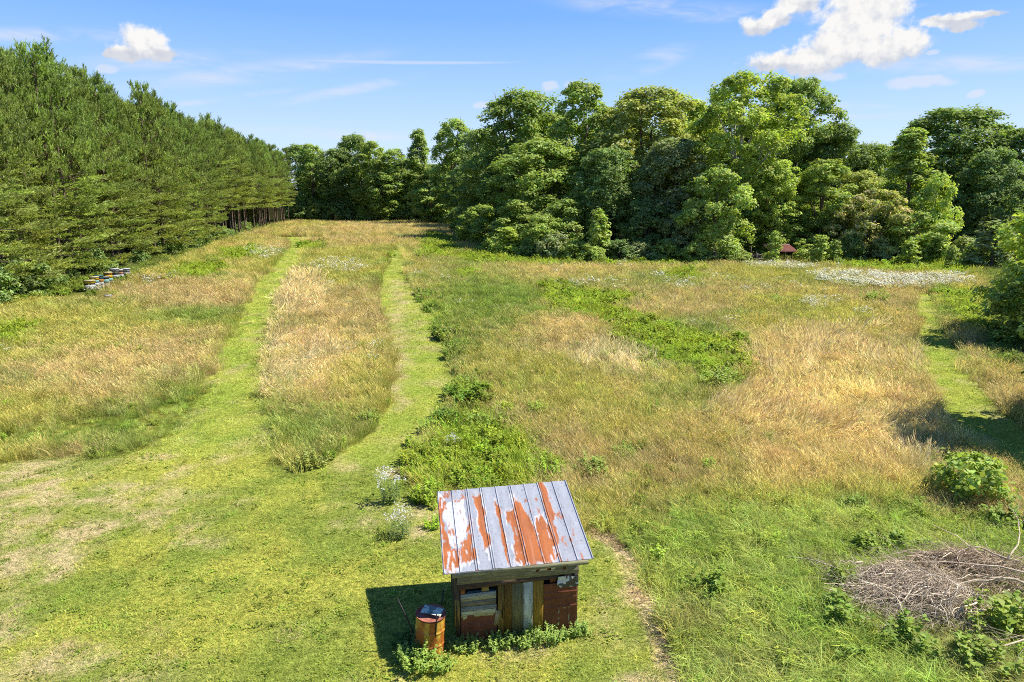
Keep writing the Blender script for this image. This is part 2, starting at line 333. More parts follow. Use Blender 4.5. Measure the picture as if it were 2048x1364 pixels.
def zones(x, y, jit=.22, seed=0, pick=None, feather=None):
    """what the ground carries at (x, y): one mask per kind, and the colour of the growth"""
    x = np.asarray(x, float); y = np.asarray(y, float)
    wx = x + 1.1*jit*4*(fbm(x/1.3, y/1.3, 5)-.5) + .5*(fbm(x/5, y/5, 6)-.5); wy = y + 1.6*jit*4*(fbm(x/1.3, y/1.3, 8)-.5) + .8*(fbm(x/5, y/5, 9)-.5)
    yy = np.maximum(wy, 3.2); u, v, zc = proj(wx, yy)
    Z = {}
    Z['forest'] = ~inpoly(wx, wy, FIELD_W)
    ins = lambda p: inpoly(u, v, p)
    if feather is not None:
        uf, vf, _z = proj(wx + feather[0], np.maximum(wy + feather[1], 3.2))
    else: uf, vf = u, v
    inf = lambda p: inpoly(uf, vf, p); ih = lambda p: inpoly(u*.4+uf*.6, v*.4+vf*.6, p)
    r_ = 4.5; Z['fringe'] = Z['forest'] & (inpoly(wx+r_, wy, FIELD_W) | inpoly(wx-r_, wy, FIELD_W) | inpoly(wx, wy-r_*1.6, FIELD_W))
    Z['path'] = (ih(PATH_L) | ins(PATH_L2) | ins(PATH_R) | ins(PATH_S)) & ~Z['forest']
    Z['lawn'] = ins(LAWN) | (wy < 3.5)
    Z['straw'] = ins(STRAW)
    Z['lush'] = inf(LUSH) & ~Z['straw']
    Z['mid'] = inf(MID)
    Z['weed'] = np.zeros(x.shape, bool)
    for p in WEED: Z['weed'] |= inf(p)
    Z['flower'] = np.zeros(x.shape, bool)
    for p in FLOWER: Z['flower'] |= inf(p)
    Z['rough'] = ins(ROUGH) & ~Z['forest']
    na = fbm(x/3.5, y/5.5, 21); nb = fbm(x/1.6+40, y/2.4, 33); nc_ = fbm(x/9, y/14, 47)
    wt = {'G': .35*sst(na, .45, .7) + .12, 'Y': .55*sst(1-na, .35, .6), 'T': .30*sst(nb, .5, .72), 'B': .42*sst(nc_, .4, .62)+.05, 'D': .12*sst(1-nb, .6, .75), 'P': .1*sst(nb*na*4, .9, 1.4)}
    for hu, hv, ru, rv, k, s in HINT:
        g = np.exp(-(((u-hu)/ru)**2 + ((v-hv)/rv)**2)*.9)*s*(.55+.9*nb)
        wt[k] = wt.get(k, 0) + g
    ks = list(wt); q2 = np.stack([wt[k]**2.3 for k in ks], -1); q2 = q2/(q2.sum(-1)[..., None]+1e-9); cm_ = np.array([CM[k] for k in ks])
    col = q2 @ cm_
    if pick is not None:
        one = cm_[np.minimum((np.cumsum(q2, -1) < pick[..., None]).sum(-1), len(ks)-1)]; col = col*.45 + one*.55
    def put(mask, c): 
        nonlocal col
        col = np.where(mask[..., None], c, col)
    nl = fbm(x/1.1, y/1.1, 61); nm = fbm(x/4, y/3, 77, 3); dry = sst(nm, .50, .70)*.45 + .55*sst(nl, .55, .72)
    for hu, hv, ru, rv, s in [(30,955,130,40,1),(200,1010,260,22,.9),(330,985,120,22,.6),(20,1130,70,110,.9),(170,1330,160,60,.8),(560,1260,110,30,.4),(60,1230,90,50,.5),(640,1190,40,40,.4),(1230,1200,60,90,.75),(420,1060,160,16,.35)]:
        dry = dry + .62*s*np.exp(-(((u-hu)/ru)**2+((v-hv)/rv)**2))*(.4+1.1*nl)
    for hu, hv, ru, rv, s in [(560,1030,150,60,.8),(600,960,110,40,.7),(350,1210,220,60,.5),(650,1130,150,60,.6),(470,1150,120,50,.5),(900,1340,200,40,.5)]:
        dry = dry - s*np.exp(-(((u-hu)/ru)**2+((v-hv)/rv)**2))
    dry = np.clip(dry*(.05+1.9*sst(fbm(x/.5, y/.35, 19, 4), .36, .66)), 0, 1)[..., None]
    if pick is not None: dry = np.where(pick[..., None] < dry, .9, .12*dry)
    ly = np.array((.42,.435,.08)); lg = np.array((.27,.335,.06)); ls = np.array((.58,.48,.25))
    gg = sst(fbm(x/1.6, y/1.6, 88), .38, .62)[..., None]
    if pick is not None: gg = np.clip(gg + (vnoise(x*9, y*9, 5)[..., None]-.5)*1.3, 0, 1)
    lawn = (lg*(1-gg) + ly*gg)*(1-dry) + ls*dry
    put(Z['lawn'], lawn)
    pdry = np.clip(sst(nl, .56, .76)*.5 + .75*np.exp(-((u-795)/16)**2)*(v > 560)*(v < 830)*nl*1.6, 0, 1)[..., None]
    put(Z['path'] & ~Z['lawn'], (np.array((.32,.395,.065))*(1-gg*.8) + np.array((.42,.455,.085))*gg*.8)*(1-pdry) + ls*.9*pdry)
    put(Z['mid'] & ~Z['path'], np.array((.25,.335,.055))*(1-gg) + np.array((.38,.41,.09))*gg)
    put(Z['lush'], (np.array((.27,.355,.055))*(1-gg) + np.array((.43,.475,.105))*gg)*(1-.55*sst(nb, .58, .7)[..., None]) + .55*sst(nb, .58, .7)[..., None]*np.array((.33,.29,.11)))
    put(Z['weed'], np.array(cW)*(.8+.4*nl[..., None]))
    put(Z['straw'], np.array((.80,.62,.36))*(.7+.5*nl[..., None]))
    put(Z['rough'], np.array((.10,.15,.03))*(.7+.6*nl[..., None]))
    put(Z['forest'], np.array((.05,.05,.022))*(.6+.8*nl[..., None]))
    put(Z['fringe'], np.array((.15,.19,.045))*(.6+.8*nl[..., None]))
    Z['col'] = col; Z['uv'] = (u, v); Z['dry'] = dry[..., 0]; return Z

# ------------------------------------------------------------------ ground sheet (out to the horizon)
def graded(a, b, s0, grow, lim):
    xs = [0.0]
    while xs[-1] < b: xs.append(xs[-1] + min(s0*(1+grow*xs[-1]), lim if xs[-1] < 260 else 1e9))
    return np.array(xs)
gy = np.concatenate([-graded(0, 60, 1.5, .05, 8)[1:][::-1], graded(0, 3500, .14, .055, 3)+0.0])
gxp = graded(0, 2500, .16, .05, 3); gx = np.concatenate([-gxp[1:][::-1], gxp])
X, Y = np.meshgrid(gx, gy); zg = terr(X, Y)*np.clip(1-(np.hypot(X, Y)-250)/100, 0, 1)
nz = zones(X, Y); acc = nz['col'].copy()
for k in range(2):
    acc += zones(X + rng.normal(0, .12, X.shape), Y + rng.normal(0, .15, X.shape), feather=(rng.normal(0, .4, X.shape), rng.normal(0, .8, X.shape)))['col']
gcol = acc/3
lawnish = (nz['lawn'] | nz['path'] | nz['straw'])
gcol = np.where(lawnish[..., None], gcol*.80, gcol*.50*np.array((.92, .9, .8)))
strm = nz['straw']; zg = zg - .06*strm
nr, ncl = X.shape; idx = np.arange(nr*ncl).reshape(nr, ncl)
Q = np.stack([idx[:-1,:-1], idx[:-1,1:], idx[1:,1:], idx[1:,:-1]], -1).reshape(-1, 4)
M_ground, n, out = mat_new('field_soil_and_turf'); tcn = n.add('ShaderNodeTexCoord')
a = n.add('ShaderNodeAttribute', attribute_type='GEOMETRY', attribute_name='tint')
f1 = n.noise(tcn.outputs['Object'], 7, 8, .75); f2 = n.noise(tcn.outputs['Object'], 30, 5, .7)
c = n.mix(n.ramp(f1, .36, .64), n.mix(1.0, a.outputs['Color'], (.55,.6,.5), 'MULTIPLY'), n.mix(1.0, a.outputs['Color'], (1.3,1.22,1.25), 'MULTIPLY'))
c = n.mix(n.ramp(f2, .4, .62), n.mix(1.0, c, (.62,.62,.6), 'MULTIPLY'), n.mix(1.0, c, (1.2,1.2,1.15), 'MULTIPLY'))
b = n.add('ShaderNodeBsdfDiffuse'); n.l.new(c, b.inputs[0])
bp = n.add('ShaderNodeBump'); bp.inputs['Strength'].default_value = .8; bp.inputs['Distance'].default_value = .06
n.l.new(n.math('ADD', f1, f2), bp.inputs['Height']); n.l.new(bp.outputs[0], b.inputs['Normal']); n.l.new(b.outputs[0], out.inputs[0])
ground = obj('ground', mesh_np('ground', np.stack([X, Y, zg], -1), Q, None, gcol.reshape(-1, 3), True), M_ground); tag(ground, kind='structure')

# ------------------------------------------------------------------ grass, weeds and flowers: uncountable, scattered tufts
def blades(seed, n, rad, h, w, lean, curl, head=0.0, headcol=(1.12,1.0,.95), spread=1.0, patch=0.0):
    g = np.random.default_rng(seed); m = MB()
    for i in range(n):
        a = g.uniform(0, 2*math.pi); r = rad*math.sqrt(g.random())
        b0 = np.array([r*math.cos(a), r*math.sin(a), -.03]); az_ = a + g.normal(0, 1.0); L = h*g.uniform(.6, 1.15); ln = lean*g.uniform(.3, 1.6)
        d = np.array([math.cos(az_), math.sin(az_), 0]); s_ = np.array([-d[1], d[0], 0]); ww = w*g.uniform(.6, 1.3)/2
        if g.random() < .5: s_ = s_*.5 + d*.6
        p1 = b0 + d*L*ln*.45 + np.array([0, 0, L*.6]); p2 = b0 + d*L*(ln + curl*g.uniform(.4, 1.2)) + np.array([0, 0, L*(1.0-curl*.35-.25*ln*ln)])
        k = g.uniform(.72, 1.22); c = np.array([k*g.uniform(.9, 1.1), k, k*g.uniform(.8, 1.2)])
        V = [b0-s_*ww, b0+s_*ww, p1-s_*ww*.8, p1+s_*ww*.8, p2]
        m.add(V, [(0,1,3,2)], [(2,3,4)], c)
        if head and g.random() < head:
            hh = np.array([0, 0, .05]) + d*.05; ws = max(w*1.6, .016)
            m.add([p2-hh*.6-s_*ws*.3, p2+s_*ws*.5, p2+hh*1.6, p2-s_*ws*.5], [(0,1,2,3)], None, np.array(headcol)*k)
    return mesh_np('tuft', np.concatenate(m.V), np.concatenate(m.Q), np.concatenate(m.T), np.concatenate(m.C))
def leafy(seed, n_stem, rad, h, leaf, flower=0, wid=.45):
    """a clump of leafy weed stems, broad or ferny leaves along each"""
    g = np.random.default_rng(seed); m = MB()
    for i in range(n_stem):
        a = g.uniform(0, 2*math.pi); r = rad*math.sqrt(g.random()); b0 = np.array([r*math.cos(a), r*math.sin(a), 0]); L = h*g.uniform(.6, 1.1)*(1-.35*(r/rad)**2)
        tip = b0*1.25 + np.array([g.normal(0, .08), g.normal(0, .08), L])
        sw = np.array([.004, .004, 0]); m.add([[-.004,-.004,-.02],[.004,.004,-.02],b0*1.1+[0,0,.10*L]-sw,b0*1.1+[0,0,.10*L]+sw,tip-sw*.5,tip+sw*.5], [(0,1,3,2),(2,3,5,4)], None, (.9,.85,.8))
        nl_ = int(9 + 14*L/h)
        for j in range(nl_):
            t = .15 + .85*(j+g.random())/nl_; p = b0 + (tip-b0)*t; az_ = g.uniform(0, 2*math.pi); e = g.uniform(-.25, .75)
            d = np.array([math.cos(az_)*math.cos(e), math.sin(az_)*math.cos(e), math.sin(e)]); s_ = np.cross(d, [0,0,1.]); s_ /= np.linalg.norm(s_)
            up_ = np.cross(s_, d); l = leaf*g.uniform(.6, 1.2)*(1.15-.5*t); k = g.uniform(.7, 1.25)
            V = [p, p+d*l*.5+s_*l*wid+up_*l*.06, p+d*l-up_*l*.15, p+d*l*.5-s_*l*wid+up_*l*.06]
            m.add(V, [(0,1,2,3)], None, (k*g.uniform(.85, 1.12), k, k*.9))
        if flower:
            for j in range(flower):
                continue
                p = tip + np.array([g.normal(0, .10), g.normal(0, .10), g.uniform(-.08, .1)]); q = .016*g.uniform(.8, 1.4); tl = g.normal(0, .35, 2)
                m.add([p+np.array([q,0,tl[0]*q]), p+np.array([0,q,tl[1]*q]), p+np.array([-q,0,-tl[0]*q]), p+np.array([0,-q,-tl[1]*q])], [(0,1,2,3)], None, (9,9,9))
    return mesh_np('clump', np.concatenate(m.V), np.concatenate(m.Q), None, np.concatenate(m.C))
def flowers(seed, n, rad, h, size):
    g = np.random.default_rng(seed); m = MB()
    for i in range(n):
        a = g.uniform(0, 2*math.pi); r = rad*math.sqrt(g.random()); p = np.array([r*math.cos(a), r*math.sin(a), h*g.uniform(.7, 1.1)]); q = size*g.uniform(.6, 1.3)
        th = np.arange(5)/5*6.283 + g.random(); tl = g.normal(0, .3, 2)
        V = np.stack([q*np.cos(th), q*np.sin(th), q*(tl[0]*np.cos(th)+tl[1]*np.sin(th))], 1) + p
        m.add(np.vstack([V, p+[0,0,q*.25]]), None, [(5, j, (j+1) % 5) for j in range(5)], (1,1,1))
        s_ = np.array([.004, .002, 0]); m.add([p*[1,1,0]-s_, p*[1,1,0]+s_, p-s_, p+s_], [(0,1,3,2)], None, (.22,.36,.06))
    return mesh_np('flower_head', np.concatenate(m.V), np.concatenate(m.Q), np.concatenate(m.T), np.concatenate(m.C))

def proto_coll(name, meshes, mat):
    c = bpy.data.collections.new(name)
    for i, me in enumerate(meshes):
        me.materials.append(mat); o = bpy.data.objects.new(f'{name}_{i:02d}', me); c.objects.link(o)
    return c
def scatter(name, coll, pts, rot, scl, idx_, hue):
    me = bpy.data.meshes.new(name); me.vertices.add(len(pts)); me.vertices.foreach_set('co', np.asarray(pts, np.float32).ravel())
    a = me.attributes.new('rot', 'FLOAT_VECTOR', 'POINT'); a.data.foreach_set('vector', np.asarray(rot, np.float32).ravel())
    a = me.attributes.new('scl', 'FLOAT', 'POINT'); a.data.foreach_set('value', np.asarray(scl, np.float32))
    a = me.attributes.new('idx', 'INT', 'POINT'); a.data.foreach_set('value', np.asarray(idx_, np.int32))
    a = me.attributes.new('hue', 'FLOAT_COLOR', 'POINT'); H = np.ones((len(pts), 4), np.float32); H[:, :3] = hue; a.data.foreach_set('color', H.ravel())
    o = obj(name, me); tr = bpy.data.node_groups.new(name, 'GeometryNodeTree')
    tr.interface.new_socket('Geometry', in_out='INPUT', socket_type='NodeSocketGeometry'); tr.interface.new_socket('Geometry', in_out='OUTPUT', socket_type='NodeSocketGeometry')
    gi = tr.nodes.new('NodeGroupInput'); go = tr.nodes.new('NodeGroupOutput'); ip = tr.nodes.new('GeometryNodeInstanceOnPoints'); ci = tr.nodes.new('GeometryNodeCollectionInfo')
    ci.inputs['Collection'].default_value = coll; ci.inputs['Separate Children'].default_value = True; ci.inputs['Reset Children'].default_value = True
    def na_(nm, t):
        x_ = tr.nodes.new('GeometryNodeInputNamedAttribute'); x_.data_type = t; x_.inputs['Name'].default_value = nm; return x_.outputs['Attribute']
    L = tr.links.new; L(gi.outputs[0], ip.inputs['Points']); L(ci.outputs[0], ip.inputs['Instance']); ip.inputs['Pick Instance'].default_value = True
    L(na_('idx', 'INT'), ip.inputs['Instance Index']); L(na_('rot', 'FLOAT_VECTOR'), ip.inputs['Rotation']); L(na_('scl', 'FLOAT'), ip.inputs['Scale']); L(ip.outputs[0], go.inputs[0])
    md = o.modifiers.new('scatter', 'NODES'); md.node_group = tr
    return tag(o, kind='stuff')

SH_KEEP = (0.0, 13.3)
SHED_O = Vector((-1.08, 12.30)); SHED_ROT = math.atan(.15); cS, sS = math.cos(SHED_ROT), math.sin(SHED_ROT)
def in_shed(x, y, m=.05):
    lx = (x-SHED_O.x)*cS + (y-SHED_O.y)*sS; ly = -(x-SHED_O.x)*sS + (y-SHED_O.y)*cS
    return (lx > -m) & (lx < 2.45+m) & (ly > -m) & (ly < 2.1+m)
pts = []
for y0, y1, den in [(7.5,18,30),(18,30,21),(30,50,12),(50,80,6.5),(80,130,3.4),(130,215,1.5)]:
    hw = .80*y1 + 4; nn = int((y1-y0)*2*hw*den); pts.append(np.stack([rng.uniform(-hw, hw, nn), rng.uniform(y0, y1, nn)], 1))
pts = np.concatenate(pts); px, py = pts.T
k = np.abs(px) < .80*py+4; px, py = px[k], py[k]
Zp = zones(px, py, pick=rng.random(len(px)), feather=(rng.normal(0, .38, len(px)), rng.normal(0, .75, len(px)))); keep = (~Zp['forest'] | Zp['fringe']) & ~in_shed(px, py)
px, py = px[keep], py[keep]; Zp = {q: (t[keep] if not isinstance(t, tuple) else (t[0][keep], t[1][keep])) for q, t in Zp.items()}
pz = terr(px, py); nP = len(px); u_, v_ = Zp['uv']; col = Zp['col']
jit = rng.uniform(.62, 1.36, (nP, 1))*np.array([1, 1, 1]) * (1+rng.normal(0, .06, (nP, 3)))
far = np.clip((py-30)/120, 0, 1); sc_far = 1+1.1*far
low = Zp['lawn'] | Zp['path'] | Zp['straw']
r0 = rng.random(nP)
def rot_for(n, tilt=.12, az=None, lean=0):
    r = np.zeros((n, 3)); r[:, 0] = rng.normal(0, tilt, n); r[:, 1] = rng.normal(0, tilt, n); r[:, 2] = rng.uniform(0, 6.283, n); return r
def emit(name, coll, m, idx_, scl, hue, tilt=.12, rot=None):
    k = np.where(m)[0]
    return scatter(name, coll, np.stack([px[k], py[k], pz[k]], 1), rot_for(len(k), tilt) if rot is None else rot[k], scl[k], idx_[k], np.clip(hue[k], 0, 1))
# mown turf
C_turf = proto_coll('turf_tuft', [blades(100+i, 46, .26, .075, .011, .7, .5) for i in range(3)] + [blades(110+i, 26, .30, .10, .024, .7, .5) for i in range(2)], M_grass)
nearf = rng.random(nP) > np.clip((py-22)/25, 0, 1)
ti = np.where(nearf, rng.integers(0, 3, nP), 3+rng.integers(0, 2, nP))
m_turf = low & (r0 > .10 + .35*Zp['dry']*(~Zp['path']) + .5*Zp['straw'])
emit('mown_turf', C_turf, m_turf, ti, rng.uniform(.8, 1.3, nP)*(1+.8*far), col*jit*1.12, .1)
# clover and other low leaves in the turf
C_low = proto_coll('clover_tuft', [leafy(330+i, 9, .22, .10, .045, 0, .5) for i in range(3)], M_grass)
m_cl = Zp['lawn'] & ~Zp['straw'] & (rng.random(nP) < .05+.30*sst(fbm(px/.7, py/.7, 611), .44, .60)) & (py < 32) & (u_ < 1230)
emit('clover', C_low, m_cl, rng.integers(0, 3, nP), rng.uniform(.3, .6, nP), np.array((.31,.39,.06))*np.ones((nP, 1))*jit, .1)
# meadow grass, upright and with seed heads; flattened swathes; lush grass
C_mead = proto_coll('meadow_tuft', [blades(200+i, 42, .24, .52, .010, .35, .25, .55) for i in range(3)] + [blades(210+i, 30, .28, .52, .022, .35, .25, .6) for i in range(2)]
                    + [blades(220+i, 44, .24, .46, .014, .5, .55) for i in range(3)] + [blades(230+i, 30, .3, .5, .028, .5, .5) for i in range(2)], M_grass)
HX, HY = G(215, 575); near_h = (np.abs(px-HX) < 5.0) & (py > HY-9) & (py < HY+6)
tall = ~low & ~(Zp['weed'] & (r0 < .62)) & ~(near_h & (r0 > .06)) & ~(Zp['fringe'] & (r0 < .5))
lushy = Zp['lush'] | Zp['mid'] | (fbm(px/2, py/2, 301) > .56) & (col[:, 1] > col[:, 0])
mi = np.where(lushy, 5, 0) + np.where(nearf, rng.integers(0, 3, nP), 3+rng.integers(0, 2, nP))
flat = np.zeros(nP)
for hu, hv, ru, rv in [(1640,840,190,70),(1690,720,150,50),(1270,720,120,30),(600,740,70,60),(590,590,50,40),(1760,900,120,40)]:
    flat = np.maximum(flat, np.exp(-(((u_-hu)/ru)**2+((v_-hv)/rv)**2)))
flat = flat*sst(fbm(px/2.5, py/2.5, 404), .4, .6)
swirl = fbm(px/5, py/5, 500, 2)*11
rot = rot_for(nP, .14); rot[:, 0] += 0; fl = flat > .22
ang = swirl; rot[fl, 0] = (-np.cos(ang)*1.12)[fl] + rng.normal(0, .15, fl.sum()); rot[fl, 1] = (np.sin(ang)*1.12)[fl] + rng.normal(0, .15, fl.sum()); rot[fl, 2] = rng.normal(0, .3, fl.sum())
hs = np.where(Zp['mid'], .5, 1.0)*np.where(Zp['lush'], 1.0, .95)*(.75+.5*fbm(px/3, py/3, 555))
hs = np.where(fl, 1.45, hs); plume = np.exp(-(((u_-600)/75)**2+((v_-760)/95)**2)) + np.exp(-(((u_-590)/45)**2+((v_-600)/45)**2)); hs = hs*(1+.35*plume*(fbm(px/1.2, py/1.2, 91) > .5))
col = np.where((fl & (rng.random(nP) < .6))[:, None], np.array((.66,.55,.29)), col)
thin_ = r0 > np.where(py > 60, .0, .12)
emit('meadow_grass', C_mead, tall & thin_, mi, rng.uniform(.75, 1.2, nP)*hs*sc_far, col*jit*1.22, rot=rot)
# leafy weeds
C_weed = proto_coll('weed_clump', [leafy(300+i, 13, .30, .58, .115, 0, .40) for i in range(4)] + [leafy(310+i, 10, .34, .58, .18, 0, .42) for i in range(2)], M_grass)
edge0 = (u_ < 960) & (u_ > 810) & (v_ < 880) & (v_ > 570)
m_weed = (Zp['weed'] & (r0 < np.where(edge0, .72*sst(fbm(px/1.0, py/1.6, 222), .36, .54), .10 + .52*fbm(px/1.6, py/2.4, 223)))) | (Zp['rough'] & (r0 < .5)) | (Zp['fringe'] & (r0 < .5)) | (Zp['lush'] & (r0 < .07)) | (tall & (r0 < .012))
wi = np.where(nearf, rng.integers(0, 4, nP), 4+rng.integers(0, 2, nP))
wh = np.where(Zp['weed'], (.30+1.0*fbm(px/1.5, py/2, 777)), .7)
wc = np.where((Zp['weed'] & (v_ > 500))[:, None], np.array((.32,.405,.045)), np.array((.28,.36,.05)))
# darker growth along the mown path's right edge
edge = (u_ < 960) & (u_ > 810) & (v_ < 880) & (v_ > 570); wc = np.where(Zp['fringe'][:, None], np.array((.27,.34,.06)), wc); wc = np.where(edge[:, None], np.array((.20,.30,.045)), wc)
emit('leafy_weeds', C_weed, m_weed, wi, rng.uniform(.7, 1.3, nP)*wh*sc_far, wc*jit, .1)
# white wildflowers
C_flow = proto_coll('flower_spray', [flowers(400+i, 22, .35, .62, .030) for i in range(2)] + [flowers(410+i, 16, .4, .65, .05) for i in range(2)], M_grass)
m_fl = (Zp['flower'] & (r0 < np.where(u_ > 1450, .6, .26))) | (tall & (py > 35) & (fbm(px/6, py/9, 600) > .68) & (r0 < .045))
fi = np.where(py < 45, rng.integers(0, 2, nP), 2+rng.integers(0, 2, nP))
emit('white_wildflowers', C_flow, m_fl, fi, rng.uniform(.8, 1.2, nP)*np.where(py > 60, 1.15, .95), np.array((.74,.72,.62))*rng.uniform(.7, 1.15, (nP, 1)), .1)
# ------------------------------------------------------------------ broadleaf trees
def leaf_quads(g, C, Nn, size, tint, asp=.55):
    """diamond leaves (or leaf sprays) at C facing Nn"""
    n = len(C); r = g.normal(size=(n, 3)); T = np.cross(Nn, r); T /= np.linalg.norm(T, axis=1)[:, None]+1e-9; B = np.cross(Nn, T)
    s = (size*g.uniform(.6, 1.35, n))[:, None]; fold = g.uniform(.0, .35, n)[:, None]
    V = np.stack([C-T*s, C+B*s*asp-Nn*s*fold*.4, C+T*s-Nn*s*fold, C-B*s*asp-Nn*s*fold*.4], 1)
    return V.reshape(-1, 3), np.arange(n*4).reshape(n, 4), np.repeat(tint, 4, 0)
def crown_env(t, shape):
    if shape == 'dome': return np.where(t > .42, np.sqrt(np.maximum(1-((t-.42)/.6)**2, .02)), .72+.28*t/.42)
    if shape == 'cone': return np.maximum((1-t)**.62, .12)*(.55+.45*np.minimum(t/.25, 1))+.04
    if shape == 'oval': return np.sqrt(np.maximum(1-((t-.5)/.53)**2, .05))
    if shape == 'vase': return .35+.65*np.sqrt(np.maximum(1-((t-.68)/.36)**2, 0.0)) if np.isscalar(t) else np.where(t < .68, .35+.65*(t/.68), np.sqrt(np.maximum(1-((t-.68)/.34)**2, .04)))
def broadleaf(seed, H, Rr, cb, shape, n_lobe, n_sprig, n_leaf, leaf, lobe=(.22,.38), bloom=0.0, flat=.78, limb=8, trunk_r=None, bark=(.16,.13,.10), limb_from=.35):
    g = np.random.default_rng(seed); t = (np.arange(n_lobe)+g.random(n_lobe))/n_lobe; t = t**.85; a = g.uniform(0, 6.283) + np.arange(n_lobe)*2.399 + g.normal(0, .4, n_lobe)
    lr = Rr*g.uniform(lobe[0]*.62, lobe[1]*1.12, n_lobe)*(1-.30*t); bulge = 1+.22*(vnoise(a*1.2+9, t*4, seed)-.5)*2
    rad = np.maximum(crown_env(t, shape)*Rr*bulge - lr*.55, 0)*np.sqrt(np.where(np.arange(n_lobe) % 3 == 0, g.uniform(.02, .45, n_lobe), g.uniform(.6, 1, n_lobe)))
    c = np.stack([rad*np.cos(a), rad*np.sin(a), cb+(H-cb)*t - lr*.35], 1)
    d = g.normal(size=(n_lobe, n_sprig, 3)); d /= np.linalg.norm(d, axis=2)[..., None]
    dn = d[..., 2]; d[..., 2] = np.where((dn < -.25) & (g.random(dn.shape) < .75), -dn, dn)
    outw = c.copy(); outw[:, 2] = 0; outw /= np.linalg.norm(outw, axis=1)[:, None]+1e-6
    flip = ((d*outw[:, None]).sum(2) < -.2) & (g.random(dn.shape) < .6); d = np.where(flip[..., None], d - 2*(d*outw[:, None]).sum(2)[..., None]*outw[:, None], d)
    sp = c[:, None] + d*lr[:, None, None]*g.uniform(.5, 1.0, (n_lobe, n_sprig, 1))**.7*g.choice([1.0, 1.0, 1.0, 1.22], (n_lobe, n_sprig, 1))*1.06*np.array([1, 1, flat])
    L = sp[:, :, None] + g.normal(0, 1, (n_lobe, n_sprig, n_leaf, 3))*leaf*np.array([1.15, 1.15, .75])
    nn = d[:, :, None]*.75 + np.array([0, 0, .55]) + g.normal(0, .42, L.shape); nn /= np.linalg.norm(nn, axis=3)[..., None]
    sv = g.uniform(.78, 1.22, (n_lobe, n_sprig, 1)); lv = g.uniform(.85, 1.15, (n_lobe, n_sprig, n_leaf)); lo = g.uniform(.86, 1.16, (n_lobe, 1, 1))
    val = sv*lv*lo; hue = g.uniform(.88, 1.16, (n_lobe, n_sprig, 1))*np.ones_like(val)
    tint = np.stack([val*hue, val, val*g.uniform(.75, 1.1, val.shape)], -1)
    if bloom:
        bm = (g.random((n_lobe, n_sprig, 1)) < bloom) & (g.random(val.shape) < .6); tint = np.where(bm[..., None], np.array([1.75, 1.25, 2.6])*val[..., None], tint)
    V, Q, Cc = leaf_quads(g, L.reshape(-1, 3), nn.reshape(-1, 3), leaf, tint.reshape(-1, 3))
    crown_me = mesh_np('crown', V, Q, None, Cc)
    m = MB(); tr = trunk_r or H*.014+.04; top = cb + (H-cb)*.72; zz = np.linspace(-.2, top, 9); bend = np.cumsum(g.normal(0, H*.006, (9, 2)), 0); bend -= bend[0]
    spine = np.column_stack([bend, zz]); m.tube(spine, np.interp(zz, [-.2, .5, top], [tr*1.5, tr, tr*.25]), 7, bark)
    if limb:
        for i in g.choice(n_lobe, min(limb, n_lobe), replace=False):
            e = c[i]; z0 = min(max(cb*.75, e[2]*limb_from + g.uniform(-.05, .1)*H), top*.95); b0 = np.array([np.interp(z0, zz, spine[:, 0]), np.interp(z0, zz, spine[:, 1]), z0])
            mid = b0*.5 + e*.5 + np.array([0, 0, (e[2]-z0)*.06]) + g.normal(0, .03*H*.4, 3); m.tube([b0, mid, e, e+(e-mid)*.35], np.array([.5, .34, .2, .06])*tr, 5, bark*np.ones(3))
    return crown_me, m.mesh('trunk', True, True)
BR = np.array((.16,.13,.10)); PALE = np.array((.50,.47,.40))
PR = {}
def proto(kind, *specs): PR[kind] = specs
def mk(kind, i):
    sp = PR[kind][i]
    if isinstance(sp, dict):
        s = dict(sp); me = broadleaf(**s)
        PR[kind] = tuple(list(PR[kind][:i]) + [(s['H'], s['Rr'], me)] + list(PR[kind][i+1:]))
    return PR[kind][i]
proto('dome', *[dict(seed=1000+i, H=21, Rr=6.2, cb=3.0, shape='dome', n_lobe=88, n_sprig=50, n_leaf=8, leaf=.20, lobe=(.25,.40), bark=BR) for i in range(4)])
proto('oval', *[dict(seed=1100+i, H=21, Rr=4.4, cb=2.5, shape='oval', n_lobe=56, n_sprig=46, n_leaf=8, leaf=.20, lobe=(.26,.44), bark=BR) for i in range(3)])
proto('cone', *[dict(seed=1200+i, H=20, Rr=3.6, cb=2.0, shape='cone', n_lobe=52, n_sprig=42, n_leaf=8, leaf=.19, lobe=(.26,.44), bark=BR) for i in range(3)])
proto('airy', dict(seed=1300, H=24, Rr=7.0, cb=5.0, shape='vase', n_lobe=88, n_sprig=48, n_leaf=8, leaf=.21, lobe=(.19,.31), limb=22, bark=PALE, trunk_r=.30, limb_from=.5))
proto('mid', *[dict(seed=1400+i, H=10, Rr=4.0, cb=.6, shape='dome', n_lobe=44, n_sprig=40, n_leaf=8, leaf=.17, lobe=(.22,.4), bark=BR) for i in range(4)])
proto('layer', *[dict(seed=1500+i, H=8, Rr=4.2, cb=1.4, shape='vase', n_lobe=36, n_sprig=30, n_leaf=8, leaf=.19, lobe=(.22,.36), flat=.38, bark=BR, limb=10) for i in range(2)])
proto('bloom', *[dict(seed=1520+i, H=8, Rr=4.2, cb=.9, shape='dome', n_lobe=46, n_sprig=32, n_leaf=8, leaf=.17, lobe=(.18,.32), flat=.45, bloom=.34, bark=BR, limb=10) for i in range(2)])
proto('sapling', *[dict(seed=1600+i, H=3.6, Rr=1.05, cb=.1, shape='cone', n_lobe=16, n_sprig=18, n_leaf=7, leaf=.125, lobe=(.3,.5), bark=BR, limb=3) for i in range(4)])
